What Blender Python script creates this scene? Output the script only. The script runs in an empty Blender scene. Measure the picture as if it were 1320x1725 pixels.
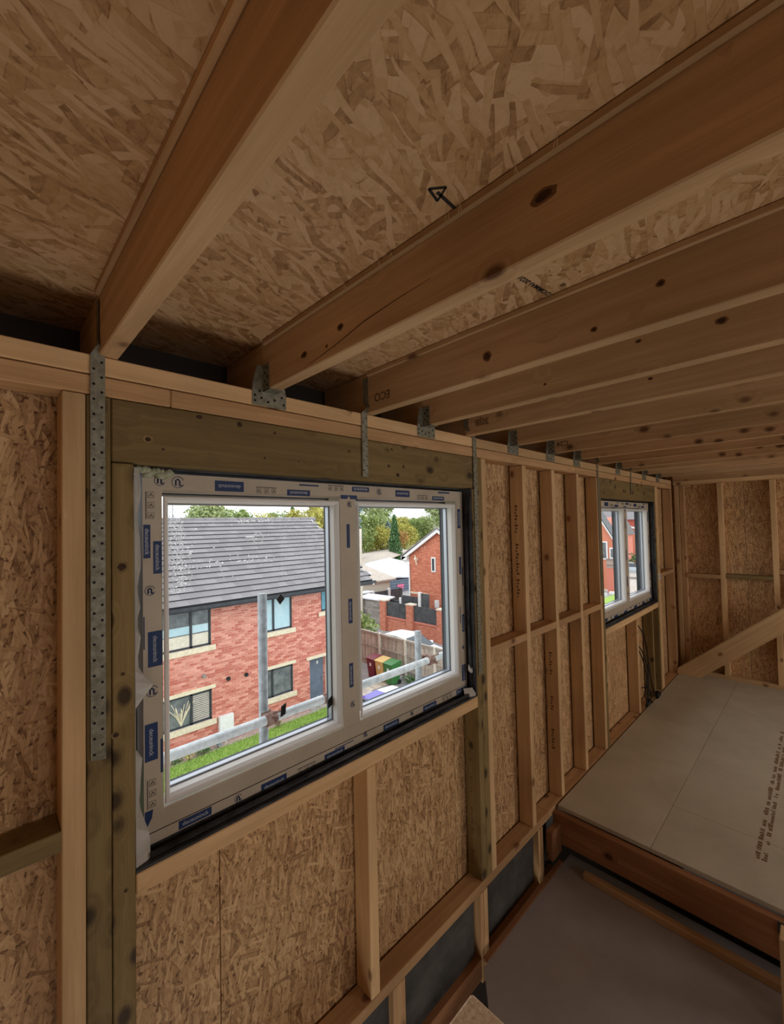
import bpy, bmesh, math, random
from mathutils import Vector, Matrix
random.seed(7)
PI = math.pi
scene = bpy.context.scene
COL = scene.collection

# ------------------------------------------------------------------ camera
yaw, pit, rol = 0.77273, 0.02876, -0.02218
fw = Vector((math.sin(yaw)*math.cos(pit), math.cos(yaw)*math.cos(pit), math.sin(pit)))
rt = Vector((math.cos(yaw), -math.sin(yaw), 0)); up = rt.cross(fw)
r2 = math.cos(rol)*rt + math.sin(rol)*up; u2 = -math.sin(rol)*rt + math.cos(rol)*up
cam = bpy.data.cameras.new('camera'); cam.sensor_fit = 'HORIZONTAL'; cam.sensor_width = 36
cam.lens = 711.4*36/1320; cam.clip_start = 0.02; cam.clip_end = 500
co = bpy.data.objects.new('camera', cam); COL.objects.link(co)
co.matrix_world = Matrix(((r2.x, u2.x, -fw.x, 0), (r2.y, u2.y, -fw.y, -1.3), (r2.z, u2.z, -fw.z, 0), (0, 0, 0, 1)))
scene.camera = co

# ------------------------------------------------------------------ sky, lights, exposure
scene.view_settings.view_transform = 'Standard'; scene.view_settings.look = 'None'
scene.view_settings.exposure = 0.0; scene.view_settings.gamma = 1; scene.view_settings.use_curve_mapping = False
world = bpy.data.worlds.new('overcast_sky'); scene.world = world; world.use_nodes = True
wn = world.node_tree.nodes; wl = world.node_tree.links; wn.clear()
wo = wn.new('ShaderNodeOutputWorld'); wb = wn.new('ShaderNodeBackground'); wb.inputs['Strength'].default_value = 2.3
wc = wn.new('ShaderNodeTexCoord'); wz = wn.new('ShaderNodeTexNoise'); wz.inputs['Scale'].default_value = 1.6; wz.inputs['Detail'].default_value = 4
wr = wn.new('ShaderNodeValToRGB'); wr.color_ramp.elements[0].position = .35; wr.color_ramp.elements[0].color = (.80, .86, .95, 1)
wr.color_ramp.elements[1].position = .65; wr.color_ramp.elements[1].color = (1, .99, .97, 1)
wl.new(wc.outputs['Generated'], wz.inputs['Vector']); wl.new(wz.outputs['Fac'], wr.inputs['Fac'])
wl.new(wr.outputs['Color'], wb.inputs['Color']); wl.new(wb.outputs['Background'], wo.inputs['Surface'])

def area(name, loc, rot, sx, sy, power, col=(1, 1, 1)):
    l = bpy.data.lights.new(name, 'AREA'); l.shape = 'RECTANGLE'; l.size = sx; l.size_y = sy; l.energy = power; l.color = col
    o = bpy.data.objects.new(name, l); COL.objects.link(o); o.location = loc; o.rotation_euler = rot
    return o
# added unseen lamps standing in for daylight from rear openings and up the stairwell
area('added_rear_fill', (0.9, -4.75, -.30), (math.radians(96), 0, 0), 1.6, 1.2, 7, (1, .93, .83))
area('added_rear_fill', (4.3, -4.75, -.30), (math.radians(96), 0, 0), 1.6, 1.2, 33, (1, .93, .83))
area('added_stairwell_fill', (0.1, -1.0, -4.1), (math.radians(180), 0, 0), 2.0, 1.4, 30, (1, .93, .83))

# ------------------------------------------------------------------ node helpers
def mat(name, rough=.7, col=(.5, .5, .5), metal=0.0, spec=.3):
    m = bpy.data.materials.new(name); m.use_nodes = True
    b = m.node_tree.nodes['Principled BSDF']
    b.inputs['Base Color'].default_value = (*col, 1); b.inputs['Roughness'].default_value = rough
    b.inputs['Metallic'].default_value = metal; b.inputs['Specular IOR Level'].default_value = spec
    return m, m.node_tree.nodes, m.node_tree.links, b

def nd(n, t, **kw):
    x = n.new(t)
    for k, v in kw.items():
        if k in x.inputs: x.inputs[k].default_value = v
        else: setattr(x, k, v)
    return x
def mth(n, l, op, a, b=None, c=None, clamp=False):
    x = n.new('ShaderNodeMath'); x.operation = op; x.use_clamp = clamp
    for i, v in enumerate((a, b, c)):
        if v is None: continue
        if isinstance(v, (int, float)): x.inputs[i].default_value = v
        else: l.new(v, x.inputs[i])
    return x.outputs[0]
def mixc(n, l, fac, a, b, mode='MIX'):
    x = n.new('ShaderNodeMix'); x.data_type = 'RGBA'; x.blend_type = mode
    for s, v in ((x.inputs[0], fac), (x.inputs[6], a), (x.inputs[7], b)):
        if isinstance(v, (int, float)): s.default_value = v
        elif isinstance(v, tuple): s.default_value = (*v, 1)
        else: l.new(v, s)
    return x.outputs[2]
def ramp(n, l, fac, stops):
    r = n.new('ShaderNodeValToRGB'); e = r.color_ramp.elements
    while len(e) > 1: e.remove(e[-1])
    e[0].position = stops[0][0]; e[0].color = (*stops[0][1], 1)
    for p, c in stops[1:]:
        x = e.new(p); x.color = (*c, 1)
    l.new(fac, r.inputs['Fac']); return r.outputs['Color']
def objvec(n, l, scale=(1, 1, 1), rnd=7.0, rot=0):
    tc = n.new('ShaderNodeTexCoord'); oi = n.new('ShaderNodeObjectInfo')
    off = n.new('ShaderNodeVectorMath'); off.operation = 'MULTIPLY_ADD'
    cmb = n.new('ShaderNodeCombineXYZ')
    r = mth(n, l, 'MULTIPLY', oi.outputs['Random'], rnd)
    for i in range(3): l.new(r, cmb.inputs[i])
    off.inputs[1].default_value = (1, 1.7, 2.3)
    l.new(cmb.outputs[0], off.inputs[0]); l.new(tc.outputs['Object'], off.inputs[2])
    mp = n.new('ShaderNodeMapping'); mp.vector_type = 'POINT'; mp.inputs['Scale'].default_value = scale; mp.inputs['Rotation'].default_value = (0, 0, rot)
    l.new(off.outputs[0], mp.inputs['Vector'])
    return mp.outputs[0], oi.outputs['Random'], off.outputs[0]
def bump(n, l, b, h, dist=.002, strength=.6):
    x = n.new('ShaderNodeBump'); x.inputs['Distance'].default_value = dist; x.inputs['Strength'].default_value = strength
    l.new(h, x.inputs['Height']); l.new(x.outputs['Normal'], b.inputs['Normal'])

def wood(name, light, dark, knot=(.12, .05, .025), var=.25, knots=.55, rough=.75):
    m, n, l, b = mat(name, rough)
    v, rnd, raw = objvec(n, l)
    # knots: cells stretched along the grain
    mk = nd(n, 'ShaderNodeMapping'); mk.inputs['Scale'].default_value = (9, 13, 13); l.new(raw, mk.inputs['Vector'])
    vo = nd(n, 'ShaderNodeTexVoronoi', Scale=1.0, Randomness=.9); l.new(mk.outputs[0], vo.inputs['Vector'])
    sep = n.new('ShaderNodeSeparateColor'); l.new(vo.outputs['Color'], sep.inputs[0])
    has = mth(n, l, 'GREATER_THAN', sep.outputs[0], 1-knots)
    kd = vo.outputs['Distance']
    kr = nd(n, 'ShaderNodeMapRange'); kr.inputs['From Min'].default_value = .15; kr.inputs['From Max'].default_value = .29
    kr.inputs['To Min'].default_value = 1; kr.inputs['To Max'].default_value = 0; l.new(kd, kr.inputs['Value'])
    kfac = mth(n, l, 'MULTIPLY', kr.outputs[0], has)
    halo = nd(n, 'ShaderNodeMapRange'); halo.inputs['From Min'].default_value = .1; halo.inputs['From Max'].default_value = .55
    halo.inputs['To Min'].default_value = 1; halo.inputs['To Max'].default_value = 0; l.new(kd, halo.inputs['Value'])
    hfac = mth(n, l, 'MULTIPLY', halo.outputs[0], has)
    # grain
    mg = nd(n, 'ShaderNodeMapping'); mg.inputs['Scale'].default_value = (1.1, 26, 26); l.new(raw, mg.inputs['Vector'])
    push = n.new('ShaderNodeVectorMath'); push.operation = 'ADD'
    cx = n.new('ShaderNodeCombineXYZ'); l.new(mth(n, l, 'MULTIPLY', hfac, 1.6), cx.inputs[1]); l.new(mth(n, l, 'MULTIPLY', hfac, 1.3), cx.inputs[2])
    l.new(mg.outputs[0], push.inputs[0]); l.new(cx.outputs[0], push.inputs[1])
    g1 = nd(n, 'ShaderNodeTexNoise', Scale=1.0, Detail=5.0, Roughness=.6, Distortion=.35); l.new(push.outputs[0], g1.inputs['Vector'])
    mf = nd(n, 'ShaderNodeMapping'); mf.inputs['Scale'].default_value = (8, 260, 260); l.new(raw, mf.inputs['Vector'])
    g2 = nd(n, 'ShaderNodeTexNoise', Scale=1.0, Detail=2.0); l.new(mf.outputs[0], g2.inputs['Vector'])
    big = nd(n, 'ShaderNodeTexNoise', Scale=2.3, Detail=2.0); l.new(raw, big.inputs['Vector'])
    f = mth(n, l, 'ADD', mth(n, l, 'MULTIPLY', g1.outputs['Fac'], .8), mth(n, l, 'MULTIPLY', g2.outputs['Fac'], .2))
    c = ramp(n, l, f, [(.30, dark), (.5, tuple((a+d)/2 for a, d in zip(light, dark))), (.66, light)])
    br = mth(n, l, 'ADD', mth(n, l, 'MULTIPLY', rnd, var), 1-var*.5)
    br = mth(n, l, 'MULTIPLY', br, mth(n, l, 'ADD', mth(n, l, 'MULTIPLY', big.outputs['Fac'], .6), .7))
    hs = nd(n, 'ShaderNodeHueSaturation'); l.new(br, hs.inputs['Value']); l.new(c, hs.inputs['Color'])
    c = mixc(n, l, mth(n, l, 'MULTIPLY', hfac, .35), hs.outputs[0], tuple(x*.75 for x in dark))
    c = mixc(n, l, mth(n, l, 'MULTIPLY', kfac, .85), c, knot)
    l.new(c, b.inputs['Base Color']); bump(n, l, b, f, .0012, .5)
    return m

def osb(name, light=(.60, .42, .24), mid=(.44, .285, .145), dark=(.25, .145, .07), size=1.0, rot=0.0, wallmode=True, specs=None, crack=.30, edg=.20):
    m, n, l, b = mat(name, .62)
    v, rnd, raw = objvec(n, l, rnd=11)
    ge = n.new('ShaderNodeNewGeometry'); sp = n.new('ShaderNodeSeparateXYZ'); l.new(ge.outputs['Position'], sp.inputs[0]); fl = n.new('ShaderNodeCombineXYZ')
    off = mth(n, l, 'MULTIPLY', rnd, 9.0)
    if wallmode:   # strands run up the sheet
        l.new(mth(n, l, 'ADD', sp.outputs[2], off), fl.inputs[0]); l.new(mth(n, l, 'ADD', mth(n, l, 'ADD', sp.outputs[0], sp.outputs[1]), off), fl.inputs[1])
    else:
        l.new(mth(n, l, 'ADD', sp.outputs[0], off), fl.inputs[0]); l.new(mth(n, l, 'ADD', sp.outputs[1], off), fl.inputs[1])
    wn_ = nd(n, 'ShaderNodeTexNoise', Scale=9.0, Detail=2.0); l.new(fl.outputs[0], wn_.inputs['Vector'])
    wp = n.new('ShaderNodeVectorMath'); wp.operation = 'MULTIPLY_ADD'; wp.inputs[1].default_value = (.03, .03, 0)
    l.new(wn_.outputs['Color'], wp.inputs[0]); l.new(fl.outputs[0], wp.inputs[2])
    tone = None; edge = None; hgt = None
    specs = specs or [(0.0, 7, 42, 0), (.55, 8, 48, .40), (-.7, 7, 44, .45), (1.15, 9, 52, .58), (-1.3, 9, 55, .64), (.2, 11, 75, .62), (-.35, 13, 95, .68)]
    for k, (a, sx, sy, th) in enumerate(specs):
        mp = nd(n, 'ShaderNodeMapping'); mp.vector_type = 'TEXTURE'; mp.inputs['Rotation'].default_value = (0, 0, a+rot)
        mp.inputs['Location'].default_value = (k*1.37, k*.71, 0)
        mp.inputs['Scale'].default_value = (size/sx, size/sy, 1); l.new(wp.outputs[0], mp.inputs['Vector'])
        vo = nd(n, 'ShaderNodeTexVoronoi', Scale=1.0, Randomness=1.0); vo.voronoi_dimensions = '2D'; vo.distance = 'CHEBYCHEV' if k else 'EUCLIDEAN'; l.new(mp.outputs[0], vo.inputs['Vector'])
        sc = n.new('ShaderNodeSeparateColor'); l.new(vo.outputs['Color'], sc.inputs[0])
        if k == 0:
            tone = sc.outputs[0]; hgt = sc.outputs[1]; edge = mth(n, l, 'MULTIPLY', tone, 0); continue
        msk = mth(n, l, 'GREATER_THAN', sc.outputs[1], th)
        msk = mth(n, l, 'MULTIPLY', msk, mth(n, l, 'LESS_THAN', vo.outputs['Distance'], .46))
        mx = n.new('ShaderNodeMix'); l.new(msk, mx.inputs[0]); l.new(tone, mx.inputs[2]); l.new(sc.outputs[0], mx.inputs[3]); tone = mx.outputs[0]
        e1 = mth(n, l, 'MULTIPLY', msk, mth(n, l, 'GREATER_THAN', vo.outputs['Distance'], .385))
        mx = n.new('ShaderNodeMix'); l.new(msk, mx.inputs[0]); l.new(edge, mx.inputs[2]); l.new(e1, mx.inputs[3]); edge = mx.outputs[0]
        mx = n.new('ShaderNodeMix'); l.new(msk, mx.inputs[0]); l.new(hgt, mx.inputs[2]); l.new(mth(n, l, 'ADD', sc.outputs[2], k*.25), mx.inputs[3]); hgt = mx.outputs[0]
    gr = nd(n, 'ShaderNodeTexNoise', Scale=55.0, Detail=4.0, Roughness=.7); l.new(wp.outputs[0], gr.inputs['Vector'])
    big = nd(n, 'ShaderNodeTexNoise', Scale=2.0, Detail=3.0); l.new(fl.outputs[0], big.inputs['Vector'])
    t = mth(n, l, 'ADD', mth(n, l, 'MULTIPLY', tone, .55), mth(n, l, 'MULTIPLY', gr.outputs['Fac'], .55))
    t = mth(n, l, 'ADD', t, mth(n, l, 'MULTIPLY', big.outputs['Fac'], .35))
    t = mth(n, l, 'SUBTRACT', t, mth(n, l, 'MULTIPLY', edge, edg))
    mc = nd(n, 'ShaderNodeMapping'); mc.vector_type = 'TEXTURE'; mc.inputs['Rotation'].default_value = (0, 0, rot+.3); mc.inputs['Scale'].default_value = (size/26, size/120, 1); l.new(wp.outputs[0], mc.inputs['Vector'])
    ck = nd(n, 'ShaderNodeTexNoise', Scale=1.0, Detail=3.0, Distortion=1.2); l.new(mc.outputs[0], ck.inputs['Vector'])
    cf = nd(n, 'ShaderNodeMapRange'); cf.inputs['From Min'].default_value = .60; cf.inputs['From Max'].default_value = .72; cf.inputs['To Max'].default_value = crack; l.new(ck.outputs['Fac'], cf.inputs['Value'])
    t = mth(n, l, 'SUBTRACT', t, cf.outputs[0])
    c = ramp(n, l, t, [(.30, dark), (.60, mid), (1.0, light)])
    l.new(c, b.inputs['Base Color']); bump(n, l, b, mth(n, l, 'ADD', hgt, mth(n, l, 'MULTIPLY', gr.outputs['Fac'], .6)), .0016, .55)
    return m

def mottled(name, c1, c2, scale=8, rough=.85, bmp=.002, metal=0.0, detail=6, lo=.35, hi=.65):
    m, n, l, b = mat(name, rough, metal=metal)
    v, rnd, raw = objvec(n, l)
    g = nd(n, 'ShaderNodeTexNoise', Scale=float(scale), Detail=float(detail), Roughness=.65); l.new(raw, g.inputs['Vector'])
    l.new(ramp(n, l, g.outputs['Fac'], [(lo, c1), (hi, c2)]), b.inputs['Base Color'])
    if bmp: bump(n, l, b, g.outputs['Fac'], bmp, .5)
    return m

def tinted(name, c1, c2, rough=.85, amt=1.0):
    """colour differs from piece to piece (object random + mesh island random)"""
    m, n, l, b = mat(name, rough)
    oi = n.new('ShaderNodeObjectInfo'); ge = n.new('ShaderNodeNewGeometry')
    f = mth(n, l, 'FRACT', mth(n, l, 'ADD', oi.outputs['Random'], ge.outputs['Random Per Island']))
    tc = n.new('ShaderNodeTexCoord')
    g = nd(n, 'ShaderNodeTexNoise', Scale=14.0, Detail=4.0); l.new(tc.outputs['Object'], g.inputs['Vector'])
    f = mth(n, l, 'ADD', mth(n, l, 'MULTIPLY', f, .75), mth(n, l, 'MULTIPLY', g.outputs['Fac'], .3))
    l.new(ramp(n, l, f, [(.1, c1), (.9, c2)]), b.inputs['Base Color'])
    return m

M = {}
M['pine'] = wood('planed_pine', (.60, .37, .19), (.40, .225, .10), knot=(.13, .045, .02), knots=.22)
M['pine_pale'] = wood('pale_pine', (.70, .47, .25), (.53, .33, .155), knot=(.18, .075, .03), knots=.09)
M['joist'] = wood('joist_timber', (.68, .455, .26), (.46, .285, .14), knot=(.10, .04, .02), var=.3, knots=.16)
M['treated'] = wood('green_treated_timber', (.29, .205, .085), (.165, .11, .04), knot=(.03, .018, .01), knots=.8)
M['beam'] = wood('red_brown_beam', (.36, .17, .075), (.19, .08, .035), knot=(.05, .02, .015), knots=.1)
M['sawn'] = mottled('rough_sawn_end', (.62, .46, .30), (.95, .80, .60), 190, .9, .002)
WS = [(0.0, 10, 60, 0), (.42, 10, 75, .3), (-.5, 11, 75, .34), (.95, 11, 75, .82), (-.2, 12, 100, .4), (.15, 13, 110, .45), (-1.2, 12, 85, .90)]
M['osb'] = osb('osb_wall', light=(.72, .475, .25), mid=(.50, .295, .135), dark=(.18, .085, .035), specs=WS, crack=.5)
M['osb_roof'] = osb('osb_roof', light=(.72, .49, .29), mid=(.57, .345, .165), dark=(.29, .15, .06), size=1.25, edg=.10, rot=.5, wallmode=False, crack=.22, specs=[(0.0, 6, 30, 0), (.5, 7, 50, .35), (-.7, 7, 44, .4), (1.15, 8, 52, .55), (-1.25, 9, 60, .6), (.15, 8, 66, .5), (-.3, 12, 90, .6)])
M['dpc'] = mottled('black_membrane', (.014, .014, .016), (.065, .068, .075), 12, .45, .003)
M['paper'] = mottled('white_membrane', (.50, .48, .44), (.66, .64, .60), 6, .8, .002)
M['foam'] = mottled('pale_foam', (.30, .33, .20), (.55, .56, .42), 40, .9, .006)
M['upvc'] = mat('white_upvc', .35, (.80, .79, .77), spec=.4)[0]
M['film'] = mottled('protective_film', (.50, .43, .335), (.57, .50, .40), 5, .45, 0)
M['grey_seal'] = mat('grey_gasket', .5, (.12, .13, .15))[0]
M['spacer'] = mat('aluminium_spacer', .35, (.42, .45, .5), metal=.6)[0]
M['anthracite'] = mottled('anthracite_frame', (.028, .032, .038), (.05, .055, .062), 6, .5, 0)
sm_ = bpy.data.materials.new('dried_smear'); sm_.use_nodes = True; n = sm_.node_tree.nodes; l = sm_.node_tree.links; n.clear()
o_ = n.new('ShaderNodeOutputMaterial'); a_ = n.new('ShaderNodeBsdfTranslucent'); a_.inputs['Color'].default_value = (.95, .95, .97, 1); b_ = n.new('ShaderNodeBsdfDiffuse'); b_.inputs['Color'].default_value = (.9, .9, .9, 1)
ms = n.new('ShaderNodeMixShader'); ms.inputs[0].default_value = .15; l.new(a_.outputs[0], ms.inputs[1]); l.new(b_.outputs[0], ms.inputs[2]); l.new(ms.outputs[0], o_.inputs['Surface']); M['smear'] = sm_
M['blue_print'] = mat('blue_print', .5, (.018, .045, .14))[0]
M['white_print'] = mat('white_print', .6, (.42, .45, .52))[0]
M['black_print'] = mat('black_print', .7, (.03, .028, .026))[0]
M['knot'] = mottled('dark_knot', (.030, .014, .008), (.085, .04, .02), 60, .7, .001)
M['knot_ring'] = mottled('knot_ring', (.13, .065, .03), (.24, .125, .06), 40, .75, .001)
M['stamp'] = mat('brown_stamp', .8, (.17, .095, .045))[0]
M['galv'] = mottled('galvanised_steel', (.17, .16, .115), (.31, .30, .23), 60, .5, .0005, metal=.35)
M['hole'] = mat('nail_hole', .9, (.012, .011, .01))[0]
M['cable'] = mat('black_cable', .5, (.012, .012, .014))[0]
M['tube'] = mottled('scaffold_tube', (.24, .26, .27), (.40, .43, .45), 25, .5, .001, metal=.2)
M['tube_skylit'] = mottled('skylit_scaffold_tube', (.42, .45, .46), (.64, .66, .67), 25, .4, .001, metal=.2)  # sky reflection on the horizontal tube put into a paler colour
M['rust'] = mottled('rusty_coupler', (.13, .06, .04), (.36, .24, .2), 40, .8, .002, metal=.2)
M['plaster'] = mottled('plasterboard_back', (.31, .28, .27), (.37, .34, .33), 3, .9, .001)
M['chip'] = mottled('chipboard_deck', (.42, .375, .28), (.55, .50, .39), 2.2, .8, .0006, detail=8, lo=.3, hi=.7)
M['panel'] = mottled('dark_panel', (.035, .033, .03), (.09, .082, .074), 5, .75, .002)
M['shadow'] = mat('shade_backing', .9, (.05, .038, .03))[0]  # shade of the eaves void and lower room put into the colour
M['foil'] = mat('silver_foil', .25, (.7, .7, .7), metal=1)[0]
M['brick'] = tinted('red_brick', (.46, .10, .065), (.74, .33, .25))
M['brick2'] = tinted('orange_brick', (.46, .14, .08), (.62, .24, .15))
M['mortar'] = mottled('mortar', (.60, .50, .44), (.74, .64, .58), 9, .95, .002)
M['tile'] = tinted('roof_tile', (.19, .178, .18), (.25, .238, .242), .9)
M['tile_edge_shade'] = mat('tile_shadow_edge', .95, (.03, .03, .032))[0]  # shadow gap below each tile course painted onto the front edge
M['stone'] = mottled('cream_stone', (.62, .53, .38), (.78, .70, .55), 12, .85, .002)
M['render'] = mottled('white_render', (.70, .70, .69), (.82, .82, .81), 10, .8, .001)
M['grass'] = tinted('lawn_grass', (.20, .36, .06), (.42, .58, .15))
M['soil'] = mottled('gravel_soil', (.30, .24, .20), (.52, .45, .40), 14, .95, .01)
M['concrete'] = mottled('paving', (.42, .38, .33), (.60, .56, .51), 3, .9, .003)
M['slab'] = mottled('pale_slab', (.56, .50, .40), (.66, .60, .5), 5, .9, .003)
M['tarmac'] = mottled('grey_yard', (.26, .24, .24), (.38, .36, .35), 5, .95, .004)
M['field'] = mottled('distant_ground', (.20, .22, .12), (.36, .36, .27), .3, .95, 0)
M['board_f'] = wood('weathered_fence', (.52, .46, .38), (.34, .29, .24), knot=(.1, .07, .05), var=.5, knots=.2)
M['conc_post'] = mottled('pale_post', (.60, .55, .44), (.74, .70, .60), 9, .9, .002)
M['black_sheet'] = mottled('black_sheeting', (.05, .055, .06), (.10, .105, .11), 4, .5, .002)
M['bluegrey'] = mottled('blue_grey_cladding', (.12, .16, .22), (.17, .22, .29), 3, .5, 0)
M['pink'] = mat('pink_sign', .6, (.75, .18, .32))[0]
M['stonewall'] = tinted('dark_stone', (.20, .18, .16), (.36, .33, .30))
M['white_roof'] = mottled('pale_sheet_roof', (.66, .69, .74), (.78, .80, .84), 2, .6, 0)
M['old_roof'] = mottled('old_sheet_roof', (.36, .30, .25), (.58, .51, .44), 6, .9, .004)
M['maroon'] = mat('maroon_plastic', .4, (.17, .018, .03))[0]
M['yellow'] = mat('tan_plastic', .5, (.62, .42, .15))[0]
M['green'] = mat('green_plastic', .4, (.05, .19, .055))[0]
M['rubber'] = mat('rubber', .8, (.02, .02, .02))[0]
M['carwhite'] = mat('pale_car_paint', .2, (.72, .76, .80), spec=.6)[0]
M['carsilver'] = mat('silver_car_paint', .25, (.45, .52, .56), metal=.4)[0]
M['carglass'] = mat('dark_car_glass', .08, (.02, .03, .04), spec=.8)[0]
M['purpleglass'] = mat('purple_blue_glass', .12, (.055, .035, .40), spec=.6)[0]
M['brass'] = mat('chrome', .25, (.6, .6, .6), metal=1)[0]
M['inside_blue'] = mottled('pale_blue_blind', (.38, .58, .66), (.52, .68, .74), 3, .4, 0)
M['inside_teal'] = mottled('teal_blind', (.08, .27, .35), (.16, .38, .46), 3, .3, 0)
M['inside_grey'] = mottled('reflecting_glass', (.09, .10, .11), (.20, .22, .22), 4, .15, 0)
M['trunk'] = mottled('bark', (.10, .07, .05), (.18, .13, .1), 8, .9, .01)
def leafmat(name, c1, c2):
    m = tinted(name, c1, c2, .7); return m
M['leaf_green'] = leafmat('green_leaves', (.13, .20, .05), (.40, .48, .17))
M['leaf_yellow'] = leafmat('yellowing_leaves', (.30, .30, .05), (.64, .58, .16))
M['leaf_orange'] = leafmat('russet_leaves', (.32, .16, .05), (.55, .36, .12))
M['leaf_blue'] = leafmat('blue_green_needles', (.12, .20, .20), (.28, .36, .36))
M['leaf_dark'] = leafmat('dark_green_leaves', (.04, .11, .035), (.13, .24, .09))
M['leaf_pale'] = leafmat('pale_green_leaves', (.20, .27, .09), (.48, .54, .26))

# glass: thin clear pane, fresnel mirror over transparency
g = bpy.data.materials.new('window_glass'); g.use_nodes = True; n = g.node_tree.nodes; l = g.node_tree.links; n.clear()
o_ = n.new('ShaderNodeOutputMaterial'); tr = n.new('ShaderNodeBsdfTransparent'); gl = n.new('ShaderNodeBsdfGlossy'); gl.inputs['Roughness'].default_value = 0
fr = n.new('ShaderNodeFresnel'); fr.inputs['IOR'].default_value = 1.10; ms = n.new('ShaderNodeMixShader'); tr.inputs['Color'].default_value = (.97, .98, .97, 1)
l.new(fr.outputs[0], ms.inputs[0]); l.new(tr.outputs[0], ms.inputs[1]); l.new(gl.outputs[0], ms.inputs[2]); l.new(ms.outputs[0], o_.inputs['Surface'])
M['glass'] = g

# ------------------------------------------------------------------ geometry helpers
def link(name, me, m, parent=None):
    o = bpy.data.objects.new(name, me); COL.objects.link(o)
    if m is not None and not me.materials: me.materials.append(M[m] if isinstance(m, str) else m)
    if parent: o.parent = parent
    return o
def tag(o, label, cat, group=None, kind=None):
    o['label'] = label; o['category'] = cat
    if group: o['group'] = group
    if kind: o['kind'] = kind
    return o
def empty(name, loc=(0, 0, 0), rz=0, kind=None):
    o = bpy.data.objects.new(name, None); COL.objects.link(o); o.location = loc; o.rotation_euler = (0, 0, rz)
    o.empty_display_size = .05
    if kind: o['kind'] = kind
    return o
def place(o, parent, mw):
    """world matrix mw, parent is an unrotated/rotated empty or None"""
    if parent:
        o.parent = parent; o.matrix_basis = pm(parent).inverted() @ mw
    else: o.matrix_basis = mw
    return o
def pm(o):
    m = o.matrix_basis.copy()
    while o.parent: o = o.parent; m = o.matrix_basis @ m
    return m
BOXC = {}
def boxmesh(L, W, H, bev=0.0):
    key = (round(L, 4), round(W, 4), round(H, 4), bev)
    bm = bmesh.new(); bmesh.ops.create_cube(bm, size=1); bmesh.ops.scale(bm, vec=(L, W, H), verts=bm.verts)
    if bev: bmesh.ops.bevel(bm, geom=bm.edges[:], offset=bev, segments=1, affect='EDGES')
    me = bpy.data.meshes.new('piece'); bm.to_mesh(me); bm.free(); return me
def box(name, x0, x1, y0, y1, z0, z1, m, parent=None, bev=.002):
    """box in world coordinates; local X is the longest side, Z the shortest"""
    c = Vector(((x0+x1)/2, (y0+y1)/2, (z0+z1)/2)); d = [abs(x1-x0), abs(y1-y0), abs(z1-z0)]
    ax = sorted(range(3), key=lambda i: -d[i]); cols = [Vector([1.0 if j == i else 0.0 for j in range(3)]) for i in ax]
    if cols[0].cross(cols[1]).dot(cols[2]) < 0: cols[2] = -cols[2]
    R = Matrix((cols[0], cols[1], cols[2])).transposed().to_4x4()
    o = link(name, boxmesh(d[ax[0]], d[ax[1]], d[ax[2]], min(bev, min(d)*.3)), m)
    return place(o, parent, Matrix.Translation(c) @ R)
def meshobj(name, verts, faces, m, parent=None, mw=None, smooth=False):
    me = bpy.data.meshes.new(name); me.from_pydata([tuple(v) for v in verts], [], faces)
    if smooth:
        for p in me.polygons: p.use_smooth = True
    o = link(name, me, m)
    return place(o, parent, mw or Matrix.Identity(4))
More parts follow.
